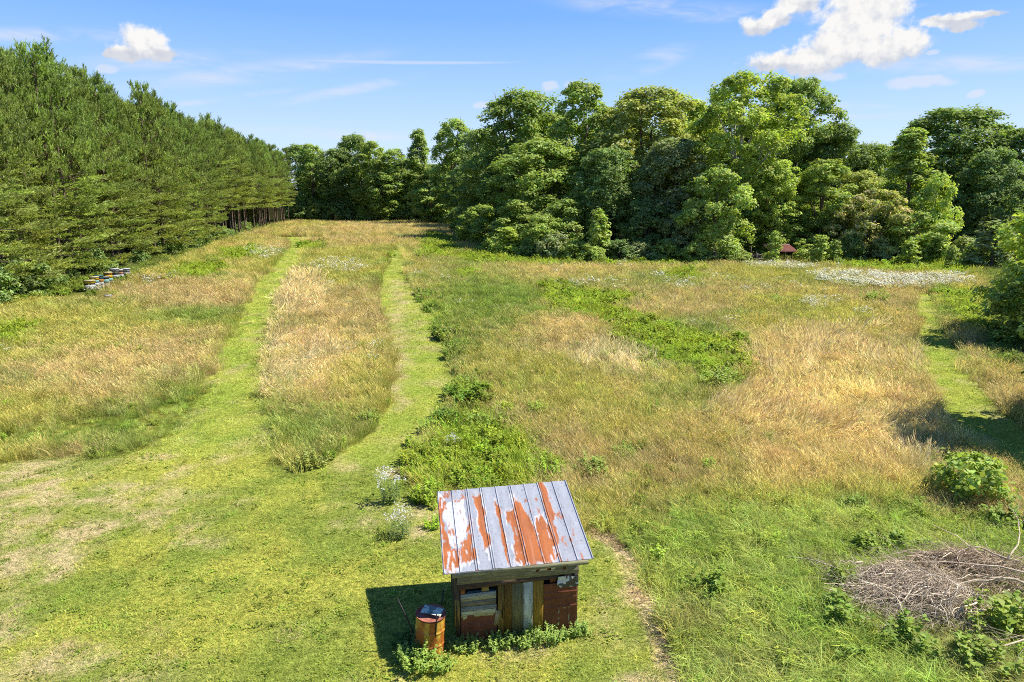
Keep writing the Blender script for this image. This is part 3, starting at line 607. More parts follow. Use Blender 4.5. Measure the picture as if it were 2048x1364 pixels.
proto('shrub', *[dict(seed=1700+i, H=2.6, Rr=1.8, cb=.05, shape='dome', n_lobe=18, n_sprig=24, n_leaf=7, leaf=.14, lobe=(.28,.46), bark=BR, limb=4) for i in range(4)])
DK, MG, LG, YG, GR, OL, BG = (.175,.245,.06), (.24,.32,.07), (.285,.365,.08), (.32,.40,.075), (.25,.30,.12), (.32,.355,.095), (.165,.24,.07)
used_ = {}
def plant(kind, X, Y, H, Rr, color, name, label, cat='tree', group=None, rz=None, i=None, z=0.0):
    if i is None: i = used_.get(kind, 0) % len(PR[kind]); used_[kind] = used_.get(kind, 0)+1
    h0, r0_, (cm, tm) = mk(kind, i)
    e = empty(name, (X, Y, float(terr(X, Y))+z), rng.uniform(0, 6.283) if rz is None else rz); k = Rr/r0_; e.scale = (k, k*rng.uniform(.92, 1.08), H/h0)
    c = obj('crown', cm, M_leaf, e); v = rng.uniform(1.08, 1.30); c.color = (color[0]*v, color[1]*v, color[2]*v, 1)
    obj('trunk', tm, M_bark, e)
    tag(e, label, cat, group); return e
def T(kind, u, vtop, Y, hw, color, name, label, cat='tree', group=None, i=None, rz=None):
    H = Zat(vtop, Y); X = P(u, Y, H*.5); zc = Y*cP + (HC-H*.5)*sP; hw = hw*1.16
    return plant(kind, X, Y, H, hw/FPX*zc, color, name, label, cat, group, rz, i)
gF = 'trees along the far end of the field'
for a_ in [('dome',597,292,222,40,DK,'broadleaf_tree','dark tree closing the corner right behind the last pines'),
           ('oval',628,290,214,30,MG,'broadleaf_tree','mid green tree emerging just past the far end of the pines'),
           ('dome',672,300,212,34,DK,'broadleaf_tree','low dark tree at the far left corner of the field, beside the pines'),
           ('dome',712,272,216,42,DK,'broadleaf_tree','tall round dark tree topping the far treeline beyond the mown paths'),
           ('oval',742,284,207,36,LG,'broadleaf_tree','lighter green tree in front of the round dark tree at the far end'),
           ('oval',786,300,206,34,MG,'broadleaf_tree','sloping-topped green tree with thin pale trunks at the far end'),
           ('oval',764,345,203,30,MG,'broadleaf_tree','shorter tree with bare lower trunks at the far field edge'),
           ('cone',838,260,208,31,MG,'broadleaf_tree','narrow pointed tree standing alone against the sky at the far end'),
           ('oval',815,318,214,26,DK,'broadleaf_tree','dark tree filling the notch left of the narrow pointed tree'),
           ('oval',908,240,192,40,MG,'broadleaf_tree','tall column-shaped tree beside the right hand wood, far end'),
           ('layer',862,374,190,44,LG,'broadleaf_tree','small light green spreading tree under the tall column-shaped tree'),
           ('dome',880,330,205,40,DK,'broadleaf_tree','dark tree filling in behind the small spreading tree'),
           ('dome',960,262,170,44,DK,'broadleaf_tree','dark tree leading from the far treeline into the right hand wood'),
           ('oval',930,330,178,34,BG,'broadleaf_tree','dark blue-green tree at the foot of the column-shaped tree')]:
    T(*a_, group=gF)
gR = 'large trees of the wood on the right'
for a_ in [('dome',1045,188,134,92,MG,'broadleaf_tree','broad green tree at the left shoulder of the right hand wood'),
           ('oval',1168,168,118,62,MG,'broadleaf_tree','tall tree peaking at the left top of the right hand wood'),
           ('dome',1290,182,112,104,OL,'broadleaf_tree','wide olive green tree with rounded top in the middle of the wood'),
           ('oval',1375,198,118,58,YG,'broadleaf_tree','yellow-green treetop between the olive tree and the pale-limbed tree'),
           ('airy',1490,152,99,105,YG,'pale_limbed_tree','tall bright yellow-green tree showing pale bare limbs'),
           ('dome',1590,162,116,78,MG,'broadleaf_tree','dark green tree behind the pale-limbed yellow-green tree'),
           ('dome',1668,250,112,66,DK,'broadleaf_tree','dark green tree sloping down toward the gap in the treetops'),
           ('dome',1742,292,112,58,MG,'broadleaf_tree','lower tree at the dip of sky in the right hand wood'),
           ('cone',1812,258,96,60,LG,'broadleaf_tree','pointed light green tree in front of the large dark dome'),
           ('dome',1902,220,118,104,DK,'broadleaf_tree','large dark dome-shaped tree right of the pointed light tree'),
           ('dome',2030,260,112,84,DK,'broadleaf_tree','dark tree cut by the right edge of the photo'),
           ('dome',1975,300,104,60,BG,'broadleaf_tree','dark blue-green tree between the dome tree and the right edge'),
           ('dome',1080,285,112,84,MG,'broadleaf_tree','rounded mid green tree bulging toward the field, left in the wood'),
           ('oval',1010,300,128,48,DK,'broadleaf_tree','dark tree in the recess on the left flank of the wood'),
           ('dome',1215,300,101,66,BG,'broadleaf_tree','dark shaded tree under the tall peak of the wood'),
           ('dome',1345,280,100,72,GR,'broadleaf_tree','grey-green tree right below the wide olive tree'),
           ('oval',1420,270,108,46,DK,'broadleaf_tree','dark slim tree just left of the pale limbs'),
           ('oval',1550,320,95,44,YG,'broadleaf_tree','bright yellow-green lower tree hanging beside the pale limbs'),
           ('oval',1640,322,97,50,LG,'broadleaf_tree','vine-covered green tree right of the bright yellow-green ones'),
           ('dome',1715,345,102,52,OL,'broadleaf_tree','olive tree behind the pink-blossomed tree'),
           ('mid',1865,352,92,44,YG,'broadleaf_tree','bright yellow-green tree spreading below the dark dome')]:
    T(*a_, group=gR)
gM = 'small trees along the edge of the wood'
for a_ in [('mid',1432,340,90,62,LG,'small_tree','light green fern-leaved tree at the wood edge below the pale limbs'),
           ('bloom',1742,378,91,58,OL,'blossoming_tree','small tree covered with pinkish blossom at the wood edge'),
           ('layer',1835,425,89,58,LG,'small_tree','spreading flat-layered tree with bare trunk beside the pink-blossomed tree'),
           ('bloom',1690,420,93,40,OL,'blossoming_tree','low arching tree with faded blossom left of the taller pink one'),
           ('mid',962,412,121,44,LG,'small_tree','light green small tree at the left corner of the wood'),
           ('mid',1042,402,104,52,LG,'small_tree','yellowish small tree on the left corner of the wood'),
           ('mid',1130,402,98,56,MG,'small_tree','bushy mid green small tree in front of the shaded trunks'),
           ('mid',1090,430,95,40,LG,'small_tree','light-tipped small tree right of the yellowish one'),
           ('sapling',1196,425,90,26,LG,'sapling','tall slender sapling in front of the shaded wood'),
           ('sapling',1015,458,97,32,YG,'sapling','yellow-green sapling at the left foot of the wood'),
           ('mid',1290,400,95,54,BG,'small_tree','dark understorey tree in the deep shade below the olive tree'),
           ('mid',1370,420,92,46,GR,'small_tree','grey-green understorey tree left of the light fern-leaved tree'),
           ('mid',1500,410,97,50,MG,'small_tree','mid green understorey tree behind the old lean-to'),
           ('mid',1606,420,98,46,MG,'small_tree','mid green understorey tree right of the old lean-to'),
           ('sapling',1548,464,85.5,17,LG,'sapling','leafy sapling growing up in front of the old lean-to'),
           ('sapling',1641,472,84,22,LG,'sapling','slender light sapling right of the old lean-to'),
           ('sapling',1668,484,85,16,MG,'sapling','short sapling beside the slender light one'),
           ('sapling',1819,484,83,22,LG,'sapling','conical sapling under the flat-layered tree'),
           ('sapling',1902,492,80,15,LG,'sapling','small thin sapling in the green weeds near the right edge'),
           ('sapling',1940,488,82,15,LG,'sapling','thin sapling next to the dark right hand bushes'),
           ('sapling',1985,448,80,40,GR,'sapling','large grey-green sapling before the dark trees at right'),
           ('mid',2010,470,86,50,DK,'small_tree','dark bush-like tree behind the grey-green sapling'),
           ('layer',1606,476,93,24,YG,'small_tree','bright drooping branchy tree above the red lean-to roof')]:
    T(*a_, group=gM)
gS = 'shrubs at the foot of the right hand wood'
shr = [(935,462,122),(985,470,101),(1060,478,94),(1110,470,92),(1150,482,90),(1180,492,88),(1240,482,90),(1280,488,90),(1330,482,89),(1390,485,88),(1420,505,87),(1460,488,89),(1472,504,87),(1618,498,88),(1700,470,89),(1760,480,89),(1785,470,90),(1860,470,89),(1880,480,88),(1930,478,90),(1960,500,82)]
for j, (u, v, Y) in enumerate(shr):
    T('shrub', u, v, Y, rng.uniform(22, 34), [MG, LG, BG, GR][j % 4], 'shrub', 'leafy shrub growing in the row at the foot of the right hand wood', 'shrub', gS)
for j, (u, Y) in enumerate([(596,209),(612,208),(640,208),(668,207),(700,208),(735,207),(760,206),(800,206),(830,204),(850,203),(885,196),(905,186),(920,172),(925,160),(930,148),(940,137)]):
    T('shrub', u, 408+rng.uniform(-8, 14), Y, rng.uniform(22, 30), [DK, BG, MG][j % 3], 'shrub', 'dark leafy shrub under the far treeline', 'shrub', 'shrubs under the far treeline')
gB = 'trees deep in the right hand wood'
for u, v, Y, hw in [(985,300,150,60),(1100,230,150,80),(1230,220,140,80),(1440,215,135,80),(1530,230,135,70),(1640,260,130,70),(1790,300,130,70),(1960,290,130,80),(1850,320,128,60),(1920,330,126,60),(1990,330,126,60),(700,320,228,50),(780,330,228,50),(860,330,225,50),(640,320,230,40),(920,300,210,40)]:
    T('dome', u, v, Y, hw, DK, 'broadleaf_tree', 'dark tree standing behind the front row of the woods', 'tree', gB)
# the tree whose boughs reach in at the right edge, and the one beyond the frame that shades the mown path
e = plant('mid', P(2140, 42, 4), 42, 9.6, 4.3, YG, 'small_tree', 'bright leafy tree reaching in from the right edge above the mown path', 'tree', gM, i=1)
e = plant('mid', P(2075, 39, 1.5), 39, 4.4, 2.5, MG, 'small_tree', 'dark low bush under the tree at the right edge', 'shrub', gM, i=2)
e = plant('mid', 23.6, 24.5, 10.5, 3.9, MG, 'small_tree', 'tree just beyond the right edge shading the mown path', 'tree', gM, i=3)
# ------------------------------------------------------------------ the pine plantation on the left
def pine(seed, H=22.0, cb=3.0, reach=4.0):
    g = np.random.default_rng(seed); m = MB(); bark = np.array((.17,.125,.09)); zz = np.linspace(-.2, H*.985, 10); wob = np.cumsum(g.normal(0, .05, (10, 2)), 0)
    sp = np.column_stack([wob-wob[0], zz]); m.tube(sp, np.interp(zz, [-.2, 1, H], [.23, .17, .025]), 6, bark)
    SP, SD, SL, ST, SC_ = [], [], [], [], []
    z = cb
    while z < H-.3:
        t = (z-cb)/(H-cb); Lm = reach*min(1.0, 1.45*(1-t)**.62)*(1.0 if t > .1 else .92)+.2; nb = g.integers(4, 6); a0_ = g.uniform(0, 6.28)
        for b in range(nb):
            zb = z + g.uniform(-.75, .75); a = a0_ + b*6.283/nb + g.normal(0, .25); L = Lm*g.uniform(.55, 1.12); rise = -.10 + 1.0*t + g.normal(0, .08)
            s_ = np.linspace(0, 1, 5); cx = np.interp(zb, zz, sp[:, 0]); cy = np.interp(zb, zz, sp[:, 1])
            rr_ = L*s_*math.cos(min(rise, 1.2)*.6); hz = zb + L*((rise*.55)*s_ + (.20-.05*t)*s_**2.2) - .25*(t < .35)*L*s_*.5
            pts_ = np.column_stack([cx+rr_*math.cos(a), cy+rr_*math.sin(a), hz]); m.tube(pts_, np.linspace(.045, .012, 5)*(1.2-.6*t), 3, bark*.9, cap=False)
            out_ = np.array([math.cos(a), math.sin(a), 0]); side = np.array([-out_[1], out_[0], 0])
            up_ = min(max((t-.16)*2.6 + g.normal(0, .22), 0), 1)
            spots_ = [(1.0, 0), (.80, 1), (.78, -1), (.60, .1)] if up_ > .5 else [(1.0, 0), (.86, .8), (.84, -.8), (.68, 1.1), (.66, -1.1), (.52, .8), (.50, -.8)]
            for q, so_ in spots_:
                if g.random() < .10: continue
                p = np.array([np.interp(q, s_, pts_[:, i]) for i in range(3)]) + side*so_*L*.27*(1.25-q*.55)*g.uniform(.7, 1.3) + g.normal(0, .10, 3)
                tn = g.uniform(.72, 1.30)
                if up_ > .5:      # upright brushes of the upper crown
                    for j in range(7):
                        k_ = 0 if j < 2 else 1; d = out_*g.normal(.18, .22+.16*k_) + side*g.normal(0, .22+.16*k_) + np.array([0, 0, 1.0]); d /= np.linalg.norm(d)
                        SP.append(p + np.array([g.normal(0, .09), g.normal(0, .09), g.uniform(-.25, .12)])); SD.append(d); SL.append(g.uniform(.55, .80) + (.25 if j < 2 else 0)); ST.append(t); SC_.append(tn)
                else:             # flat sprays of the lower boughs
                    for j in range(9):
                        d = out_*g.uniform(.2, 1.0) + side*g.normal(so_*.3, .5) + np.array([0, 0, g.normal(.20, .12)]); d /= np.linalg.norm(d)
                        SP.append(p + np.array([g.normal(0, .30), g.normal(0, .30), g.normal(0, .05)])); SD.append(d); SL.append(g.uniform(.45, .75)); ST.append(t); SC_.append(tn)
        z += g.uniform(1.35, 1.85) if t < .30 else g.uniform(1.0, 1.4)
    for k in range(6):
        SP.append(np.array([sp[-1, 0]+g.normal(0, .18), sp[-1, 1]+g.normal(0, .18), H-.5+g.uniform(-.4, .25)])); SD.append(np.array([g.normal(0, .2), g.normal(0, .2), 1.])); SL.append(.7); ST.append(1); SC_.append(1.0)
    SP = np.array(SP); SD = np.array(SD); SD /= np.linalg.norm(SD, axis=1)[:, None]; SL = np.array(SL); ST = np.array(ST); n = len(SP); kN = 17
    f = g.uniform(0, 1, (n, kN)); base = SP[:, None] + SD[:, None]*(SL[:, None]*f)[..., None]
    r = g.normal(size=(n, kN, 3)); r -= (r*SD[:, None]).sum(2)[..., None]*SD[:, None]; r /= np.linalg.norm(r, axis=2)[..., None]
    nd = SD[:, None]*g.uniform(.55, 1.0, (n, kN, 1)) + r*g.uniform(.25, .55, (n, kN, 1)); nl = g.uniform(.20, .34, (n, kN, 1))
    w_ = np.cross(nd, g.normal(size=nd.shape)); w_ /= np.linalg.norm(w_, axis=2)[..., None]; w_ = w_*.036
    V = np.stack([base-w_, base+w_, base+nd*nl], 2).reshape(-1, 3); val = np.array(SC_)[:, None]*g.uniform(.85, 1.15, (n, 1))*g.uniform(.85, 1.15, (n, kN)); old = np.clip(.62-ST, 0, 1)[:, None]*g.uniform(.4, 1.3, (n, 1))
    tint = np.stack([val*(1+.52*old), val*(1+.18*old), val*(1+.1*old)], -1).reshape(-1, 3)
    return mesh_np('crown', V, None, np.arange(n*kN*3).reshape(-1, 3), np.repeat(tint, 3, 0)), m.mesh('trunk', True, True)
P_low = [pine(2000+i, 22, 1.8+.28*i, 4.4) for i in range(6)]; P_high = [pine(2100+i, 22, 6.6+.5*i, 3.7) for i in range(4)]
PA, PB = Vector(G(0, 614)), Vector(G(588, 446)); dl = (PB-PA).normalized(); nl_ = Vector((-dl.y, dl.x)); Ltot = (PB-PA).length
if nl_.x > 0: nl_ = -nl_
for row in range(5):
    s = -24 + row*1.3
    while s < Ltot - 1 - row*1.5:
        p = PA + dl*(s + rng.normal(0, .35)) + nl_*(2.4 + row*3.3 + rng.normal(0, .55)); s += 3.1
        if abs(p.x) > .78*(p.y*cP+2)+3.0: continue
        front = row == 0; near_ = s < 78
        pro = (P_low if (front and near_) else P_high)
        cm, tm = pro[rng.integers(len(pro))]; hh = (21.9 - 2.0*min(max(s, 0), 150)/150 + rng.normal(0, .75))/22
        e = empty('pine_tree', (p.x, p.y, float(terr(p.x, p.y))), rng.uniform(0, 6.283)); kx = hh*rng.uniform(.85, 1.15); e.scale = (kx, kx*rng.uniform(.94, 1.06), hh)
        c = obj('crown', cm, M_needle, e); v = rng.uniform(.72, 1.25); v *= 1.08; c.color = (.225*v*rng.uniform(.93, 1.1), .30*v, .07*v, 1)
        obj('trunk', tm, M_bark, e)
        if front and near_: tag(e, 'front row pine with layered lower branches reaching down toward the field', 'pine tree', 'near pines of the front row')
        elif front: tag(e, 'far front row pine showing its bare trunk below a high crown', 'pine tree', 'far pines of the front row')
        else: tag(e, 'plantation pine standing behind the front row, mostly its top showing', 'pine tree', 'pines of the back rows')
gU = 'shrubs under the front row of pines'
for j in range(46):
    s = -6 + (j/46)**1.25*(Ltot*.8); p = PA + dl*s + nl_*rng.uniform(.9, 4.2); h_ = rng.uniform(1.0, 3.8)*(1-.35*j/46)
    if abs(p.x) > .78*(p.y*cP+2)+1: continue
    plant('shrub', p.x, p.y, h_, h_*rng.uniform(.6, .9), [BG, DK, BG, DK][j % 4], 'shrub', 'leafy undergrowth shrub at the foot of the front row of pines', 'shrub', gU)

for j in range(14):
    s = Ltot*(.72 + .30*j/14); p = PA + dl*s + nl_*rng.uniform(8, 15); h_ = rng.uniform(4, 7)
    plant('shrub', p.x, p.y, h_, h_*.6, DK, 'shrub', 'dark undergrowth seen between the bare trunks at the far end of the pines', 'shrub', 'undergrowth behind the far pine trunks')
# ------------------------------------------------------------------ the old shed
shed = empty('shed', (SHED_O.x, SHED_O.y, float(terr(SHED_O.x, SHED_O.y))), SHED_ROT)
tag(shed, 'small weathered wooden shed with rust-patched tin roof on the mown grass', 'shed')
K = .88
def lin_w(r, g, b, k): q = lin(r, g, b, k); return (q[0]*1.04, q[1], q[2]*.80)
GREYW, DARKW, BRNW, GOLDW, OLIVE, WHITEW, REDB = lin(150,150,140,K), lin(82,74,68,K), lin(120,88,45,K), lin(165,125,50,K), lin(128,118,80,K), lin(205,212,200,K), lin(118,66,36,K)
def zr(x, y): return 1.70 + .222*(y+.26) + .028*x       # underside line of the roof
# roof: tin panels with raised seams, stained with rust
rx0, rx1, ry0, ry1 = -.30, 2.71, -.27, 2.27; pw = (rx1-rx0)/9
xs = [rx0 + i*(rx1-rx0)/380 for i in range(381)]
seam = []
for kx in range(10):
    cx = rx0 + kx*pw
    seam += [cx-.022, cx+.022] if kx in (0,2,3,5,7,9) else [cx]
xs = np.array(sorted(xs)); ys = np.linspace(ry0, ry1, 190); XX, YY = np.meshgrid(xs, ys)
rib = np.zeros_like(XX)
for cx in seam: rib = np.maximum(rib, np.clip(1-np.abs(XX-cx)/.0105, 0, 1))
dent = .010*(fbm(XX*3, YY*2, 15, 3)-.5) + .004*np.sin((XX-rx0)/pw*6.283)
ZZ = zr(XX, YY) + .05 + .024*np.sqrt(rib) + dent + .008*np.sin(YY*0)
pc = (XX-rx0)/pw; tc_ = (YY-ry0)/(ry1-ry0)
wp = .16*(fbm(pc*4, tc_*9, 31, 4)-.5)*2; wt_ = .09*(fbm(pc*5, tc_*10, 32, 4)-.5)*2; pcw = pc+wp; tcw = tc_+wt_
RUST = [[(.05,.88),(.55,.88),(.42,.80),(.30,.70),(.25,.55),(.42,.40),(.55,.30),(.95,.24),(1,.10),(.8,.07),(.35,.06),(.12,.02),(.06,.3)],
        [(1.02,.10),(1.96,.10),(1.98,.58),(1.72,.50),(1.6,.36),(1.35,.28),(1.02,.24)], [(1.02,.88),(1.95,.88),(1.9,.84),(1.1,.85)],
        [(2.40,.88),(2.96,.90),(2.97,.32),(2.88,.24),(2.74,.17),(2.60,.24),(2.46,.50),(2.50,.7)],
        [(3.80,.80),(3.93,.80),(3.98,.30),(3.99,.02),(3.88,.10),(3.72,.6)],
        [(4.30,.60),(4.6,.66),(4.97,.66),(4.98,.02),(4.55,.02),(4.28,.10),(4.45,.28),(4.62,.42),(4.35,.48)],
        [(5.02,.82),(5.45,.78),(5.62,.66),(5.80,.50),(5.98,.42),(5.98,.02),(5.02,.01)],
        [(6.02,.42),(6.3,.52),(6.62,.55),(6.97,.46),(6.97,.06),(6.75,.02),(6.02,.02)],
        [(7.03,1.02),(7.36,1.02),(7.44,.84),(7.50,.62),(7.28,.42),(7.22,.2),(7.02,.14)]]
rust = np.zeros(XX.shape)
for p in RUST: rust = np.maximum(rust, inpoly(pcw, tcw, p))
fl = fbm(pc*7, tc_*13, 71, 3); fle = (fl > .70) & (((pc > 5.6) & (pc < 8.4) & (tc_ < .8)) | (pc < 2)); rust = np.maximum(rust, fle*.9)
hole = (fbm(pc*8, tc_*14, 81, 3) > .66) & (((pc > 6.3) & (pc < 7)) | (pc < 2) | ((pc > 4) & (pc < 4.8))); rust = rust*(1-hole)
near_r = np.zeros(XX.shape)
for p in RUST: near_r = np.maximum(near_r, inpoly((pcw-np.mean([q[0] for q in p]))*.72+np.mean([q[0] for q in p]), (tcw-np.mean([q[1] for q in p]))*.85+np.mean([q[1] for q in p]), p))
white = np.clip(near_r*(.35+.9*(fbm(pc*2, tc_*3, 44) > .46)), 0, 1)
inner = inpoly(pcw, tcw, [(.34,.82),(1.72,.84),(1.74,.52),(1.5,.34),(.9,.27),(.5,.33),(.36,.6)]); white = np.maximum(white, inner*1.0); rust = rust*(1-inner*(fl < .63))
met = np.array(lin(204,209,218,.42))*(.86+.3*fbm(pc*3, tc_*7, 55)[..., None]); wht = np.array(lin(246,247,250,.46)); dk = (fbm(pc*14, tc_*24, 66, 2) > .80)[..., None]
rc = np.array(lin(206,120,58,.5))*(.75+.5*fbm(pc*5, tc_*9, 99)[..., None])
base_ = met*(1-white[..., None]) + wht*white[..., None]; base_ = np.where(dk, base_*.6, base_)
stain = np.clip(near_r*.5*(fbm(pc*9, tc_*2.2, 121, 4) > .5)*fbm(pc*3, tc_*5, 122), 0, .5)[..., None]; base_ = base_*(1-stain) + np.array(lin(176,128,92,.42))*stain
rc = rc*np.where(fbm(pc*12, tc_*4, 131, 4) > .58, .84, 1.0)[..., None]
for _k in range(2): rust = (rust*2 + np.roll(rust, 1, 0) + np.roll(rust, -1, 0) + np.roll(rust, 1, 1) + np.roll(rust, -1, 1))/6
rust = rust*np.clip(.80 + .5*fbm(pc*6, tc_*3, 151, 3), 0, 1)
rcol = base_*(1-rust[..., None]) + rc*rust[..., None]
nr, ncl = XX.shape; idx = np.arange(nr*ncl).reshape(nr, ncl); Qr = np.stack([idx[:-1,:-1], idx[:-1,1:], idx[1:,1:], idx[1:,:-1]], -1).reshape(-1, 4)
Vt = np.stack([XX, YY, ZZ], -1).reshape(-1, 3); Vb = Vt - [0, 0, .012]; Vb[:, 2] = (zr(XX, YY)+.036).ravel(); nV = len(Vt)
ring = np.concatenate([idx[0, :], idx[1:, -1], idx[-1, -2::-1], idx[-2:0:-1, 0]]); rn = np.roll(ring, -1)
side_ = np.stack([ring, ring+nV, rn+nV, rn], 1)
M_tin = mat_tint('rusty_tin', rough=.5, scale=20, var=.12, spec=.4)
obj('roof', mesh_np('roof', np.vstack([Vt, Vb]), np.vstack([Qr, Qr[:, ::-1]+nV, side_[:, ::-1]]), None, np.vstack([rcol.reshape(-1, 3), rcol.reshape(-1, 3)*.8]), False), M_tin, shed)
def part(name, a, b, col, mat=None, jit=.012, lab=None, bev=.004, rot=None):
    m = MB(); m.box(a, b, col, jit=jit)
    if rot:
        Mx = Matrix.Translation(Vector(a)) @ Euler(rot).to_matrix().to_4x4() @ Matrix.Translation(-Vector(a)); m.V[-1] = np.array([Mx @ Vector(p) for p in m.V[-1]])
    o = obj(name, m.mesh(name, False, True), mat or M_woodx, shed)
    if bev: md = o.modifiers.new('bevel', 'BEVEL'); md.width = bev; md.segments = 1
    if lab: o['label'] = lab
    return o
Wd, Dp = 2.45, 2.08
for x in (.0, Wd-.09):
    for y in (0.03, Dp-.09): part('corner_post', (x, y, -.05), (x+.09, y+.09, zr(x, y)-.02), DARKW, M_woodz)
for x in (.02, .62, 1.2, 1.8, 2.38): part('rafter', (x, -.22, zr(x, -.22)-.085), (x+.045, -.20+.0, zr(x, -.2)-.004), DARKW)
for i, y in enumerate((-.262, .7, 1.6, 2.2)):
    m = MB(); V = [(-.12, y, zr(-.12, y)-.07), (2.60, y, zr(2.60, y)-.07), (-.12, y+.035, zr(-.12, y)-.07), (2.60, y+.035, zr(2.60, y)-.07), (-.12, y, zr(-.12, y)+.034), (2.60, y, zr(2.60, y)+.034), (-.12, y+.035, zr(-.12, y)+.034), (2.60, y+.035, zr(2.60, y)+.034)]
    m.add(V, [(0,2,3,1),(4,5,7,6),(0,1,5,4),(2,6,7,3),(0,4,6,2),(1,3,7,5)], None, lin_w(140,142,125,K) if i == 0 else DARKW); obj('roof_batten', m.mesh('roof_batten', False, True), M_woodx, shed)
def slab(name, x0, x1, y0, y1, zb, zt, col, mat, lab=None, jit=.008):
    """board with its own sloping lower and upper edges: zb, zt give (left, right) heights"""
    m = MB(); V = [(x0,y0,zb[0]),(x1,y0,zb[1]),(x0,y1,zb[0]),(x1,y1,zb[1]),(x0,y0,zt[0]),(x1,y0,zt[1]),(x0,y1,zt[0]),(x1,y1,zt[1])]
    V = np.array(V, float) + (rng.random((8, 3))-.5)*jit; m.add(V, [(0,2,3,1),(4,5,7,6),(0,1,5,4),(2,6,7,3),(0,4,6,2),(1,3,7,5)], None, col)
    o = obj(name, m.mesh(name, False, True), mat, shed)
    if lab: o['label'] = lab
    return o
slab('header_board', -.02, 2.46, -.055, -.015, (1.345,1.40), (1.655,1.74), lin_w(132,132,122,K), M_woodx, 'grey header board under the eave')
slab('lower_header', .0, 2.05, -.04, -.002, (1.22,1.30), (1.338,1.39), lin_w(88,72,66,K), M_woodx)
for x, wd_ in ((1.58,.09),(1.80,.08),(2.14,.05)): slab('rust_stain', x, x+wd_, -.0585, -.0555, (1.50,1.51), (1.70,1.70), lin_w(110,66,38,K), M_woodz, 'brown run of rust down the header board', .02)
# left bay
slab('wall_board', .05, .77, .0, .028, (.93,.955), (1.085,1.11), lin_w(172,176,165,K), M_woodx, 'grey horizontal board, upper left of the front')
slab('wall_board', .05, .77, .006, .03, (.80,.82), (.925,.948), lin_w(128,124,112,K), M_woodx)
slab('wall_board', .05, .77, .0, .028, (.62,.645), (.795,.815), lin_w(150,152,140,K), M_woodx)
m = MB(); gx_ = np.linspace(.06, .76, 40); ed = .60+.03*(gx_-.06)-.085*fbm(gx_*9, gx_*0, 12, 4)-.05*(np.abs(gx_-.12) < .04)
V = [(x, -.008, e_) for x, e_ in zip(gx_, ed)] + [(x, -.008, .70+.03*x) for x in gx_] + [(x, -.004, e_) for x, e_ in zip(gx_, ed)] + [(x, -.004, .70+.03*x) for x in gx_]
m.add(V, [(i, i+1, i+41, i+40) for i in range(39)] + [(80+i, 120+i, 121+i, 81+i) for i in range(39)] + [(i, 80+i, 81+i, i+1) for i in range(39)], None, lin_w(188,190,170,K)); o = obj('torn_sheet', m.mesh('torn_sheet', False, True), M_woodx, shed); o['label'] = 'torn pale facing with a ragged lower edge'
slab('loose_board', .64, .74, -.03, -.01, (.46,.47), (.80,.80), lin_w(165,150,115,K), M_woodz, 'short loose board tilted on the left panel').rotation_euler = (0, R(9), 0)
def rusty(name, x0, x1, z0, z1, lab, seams=(), y=-.006):
    n_ = 60; xs_ = np.linspace(x0, x1, n_); zs_ = np.linspace(z0, z1, 70); A, B_ = np.meshgrid(xs_, zs_); buck = y + .012*(fbm(A*4, B_*4, int(x0*100)+5, 3)-.5)
    for sz in seams: buck -= .022*np.exp(-((B_-sz-.03*(A-x0))/.014)**2)
    sc = fbm(A*14, B_*5, int(x0*90)+9, 4); cc = np.array(lin_w(116,66,42,K))*(.7+.6*fbm(A*5, B_*3, 77)[..., None]); scr = (sc > .76) & (B_ < (z0+z1)*.5 + .05); cc = np.where(scr[..., None], np.array(lin_w(165,150,130,K)), cc)
    i_ = np.arange(n_*70).reshape(70, n_); q = np.stack([i_[:-1,:-1], i_[:-1,1:], i_[1:,1:], i_[1:,:-1]], -1).reshape(-1, 4); V = np.stack([A, buck, B_], -1).reshape(-1, 3)
    rg = np.concatenate([i_[0, :], i_[1:, -1], i_[-1, -2::-1], i_[-2:0:-1, 0]]); rn_ = np.roll(rg, -1); nv = len(V)
    o = obj(name, mesh_np(name, np.vstack([V, V+[0, .01, 0]]), np.vstack([q, q[:, ::-1]+nv, np.stack([rg, rg+nv, rn_+nv, rn_], 1)]), None, np.vstack([cc.reshape(-1, 3)]*2)), M_tin2, shed); o['label'] = lab
M_tin2 = mat_tint('rust_brown_sheet', rough=.65, scale=14, var=.25, spec=.3)
rusty('sheet_panel', .05, .775, -.02, .62, 'rust-brown sheet low on the left of the front', (.42,.36))
rusty('sheet_panel', 1.745, 2.44, -.02, 1.17, 'tall rust-brown sheet with creases on the right of the front', (.62,.82,.95))
# planks
for x0, x1, col, l in [(.80,.94,lin_w(138,112,52,K),'brown split plank'),(.943,1.085,lin_w(122,92,36,K),'golden brown plank'),(1.09,1.315,lin_w(122,116,80,K),'wide grey-olive plank'),(1.32,1.525,lin_w(206,214,204,K),'white painted plank'),(1.53,1.735,lin_w(160,128,50,K),'yellow-brown plank')]:
    yy = rng.uniform(-.035, -.012); slab('plank', x0, x1, yy, yy+.024, (-.05,-.05), (1.25+.03*x0,)*2, col, M_woodz, l, .01)
m = MB(); m.tube([(.89,-.04,.50),(.885,-.041,.62),(.905,-.041,.74),(.90,-.04,.9)], [.004,.012,.010,.003], 4, lin_w(40,32,24,K)); obj('split', m.mesh('split', False, True), M_woodz, shed)
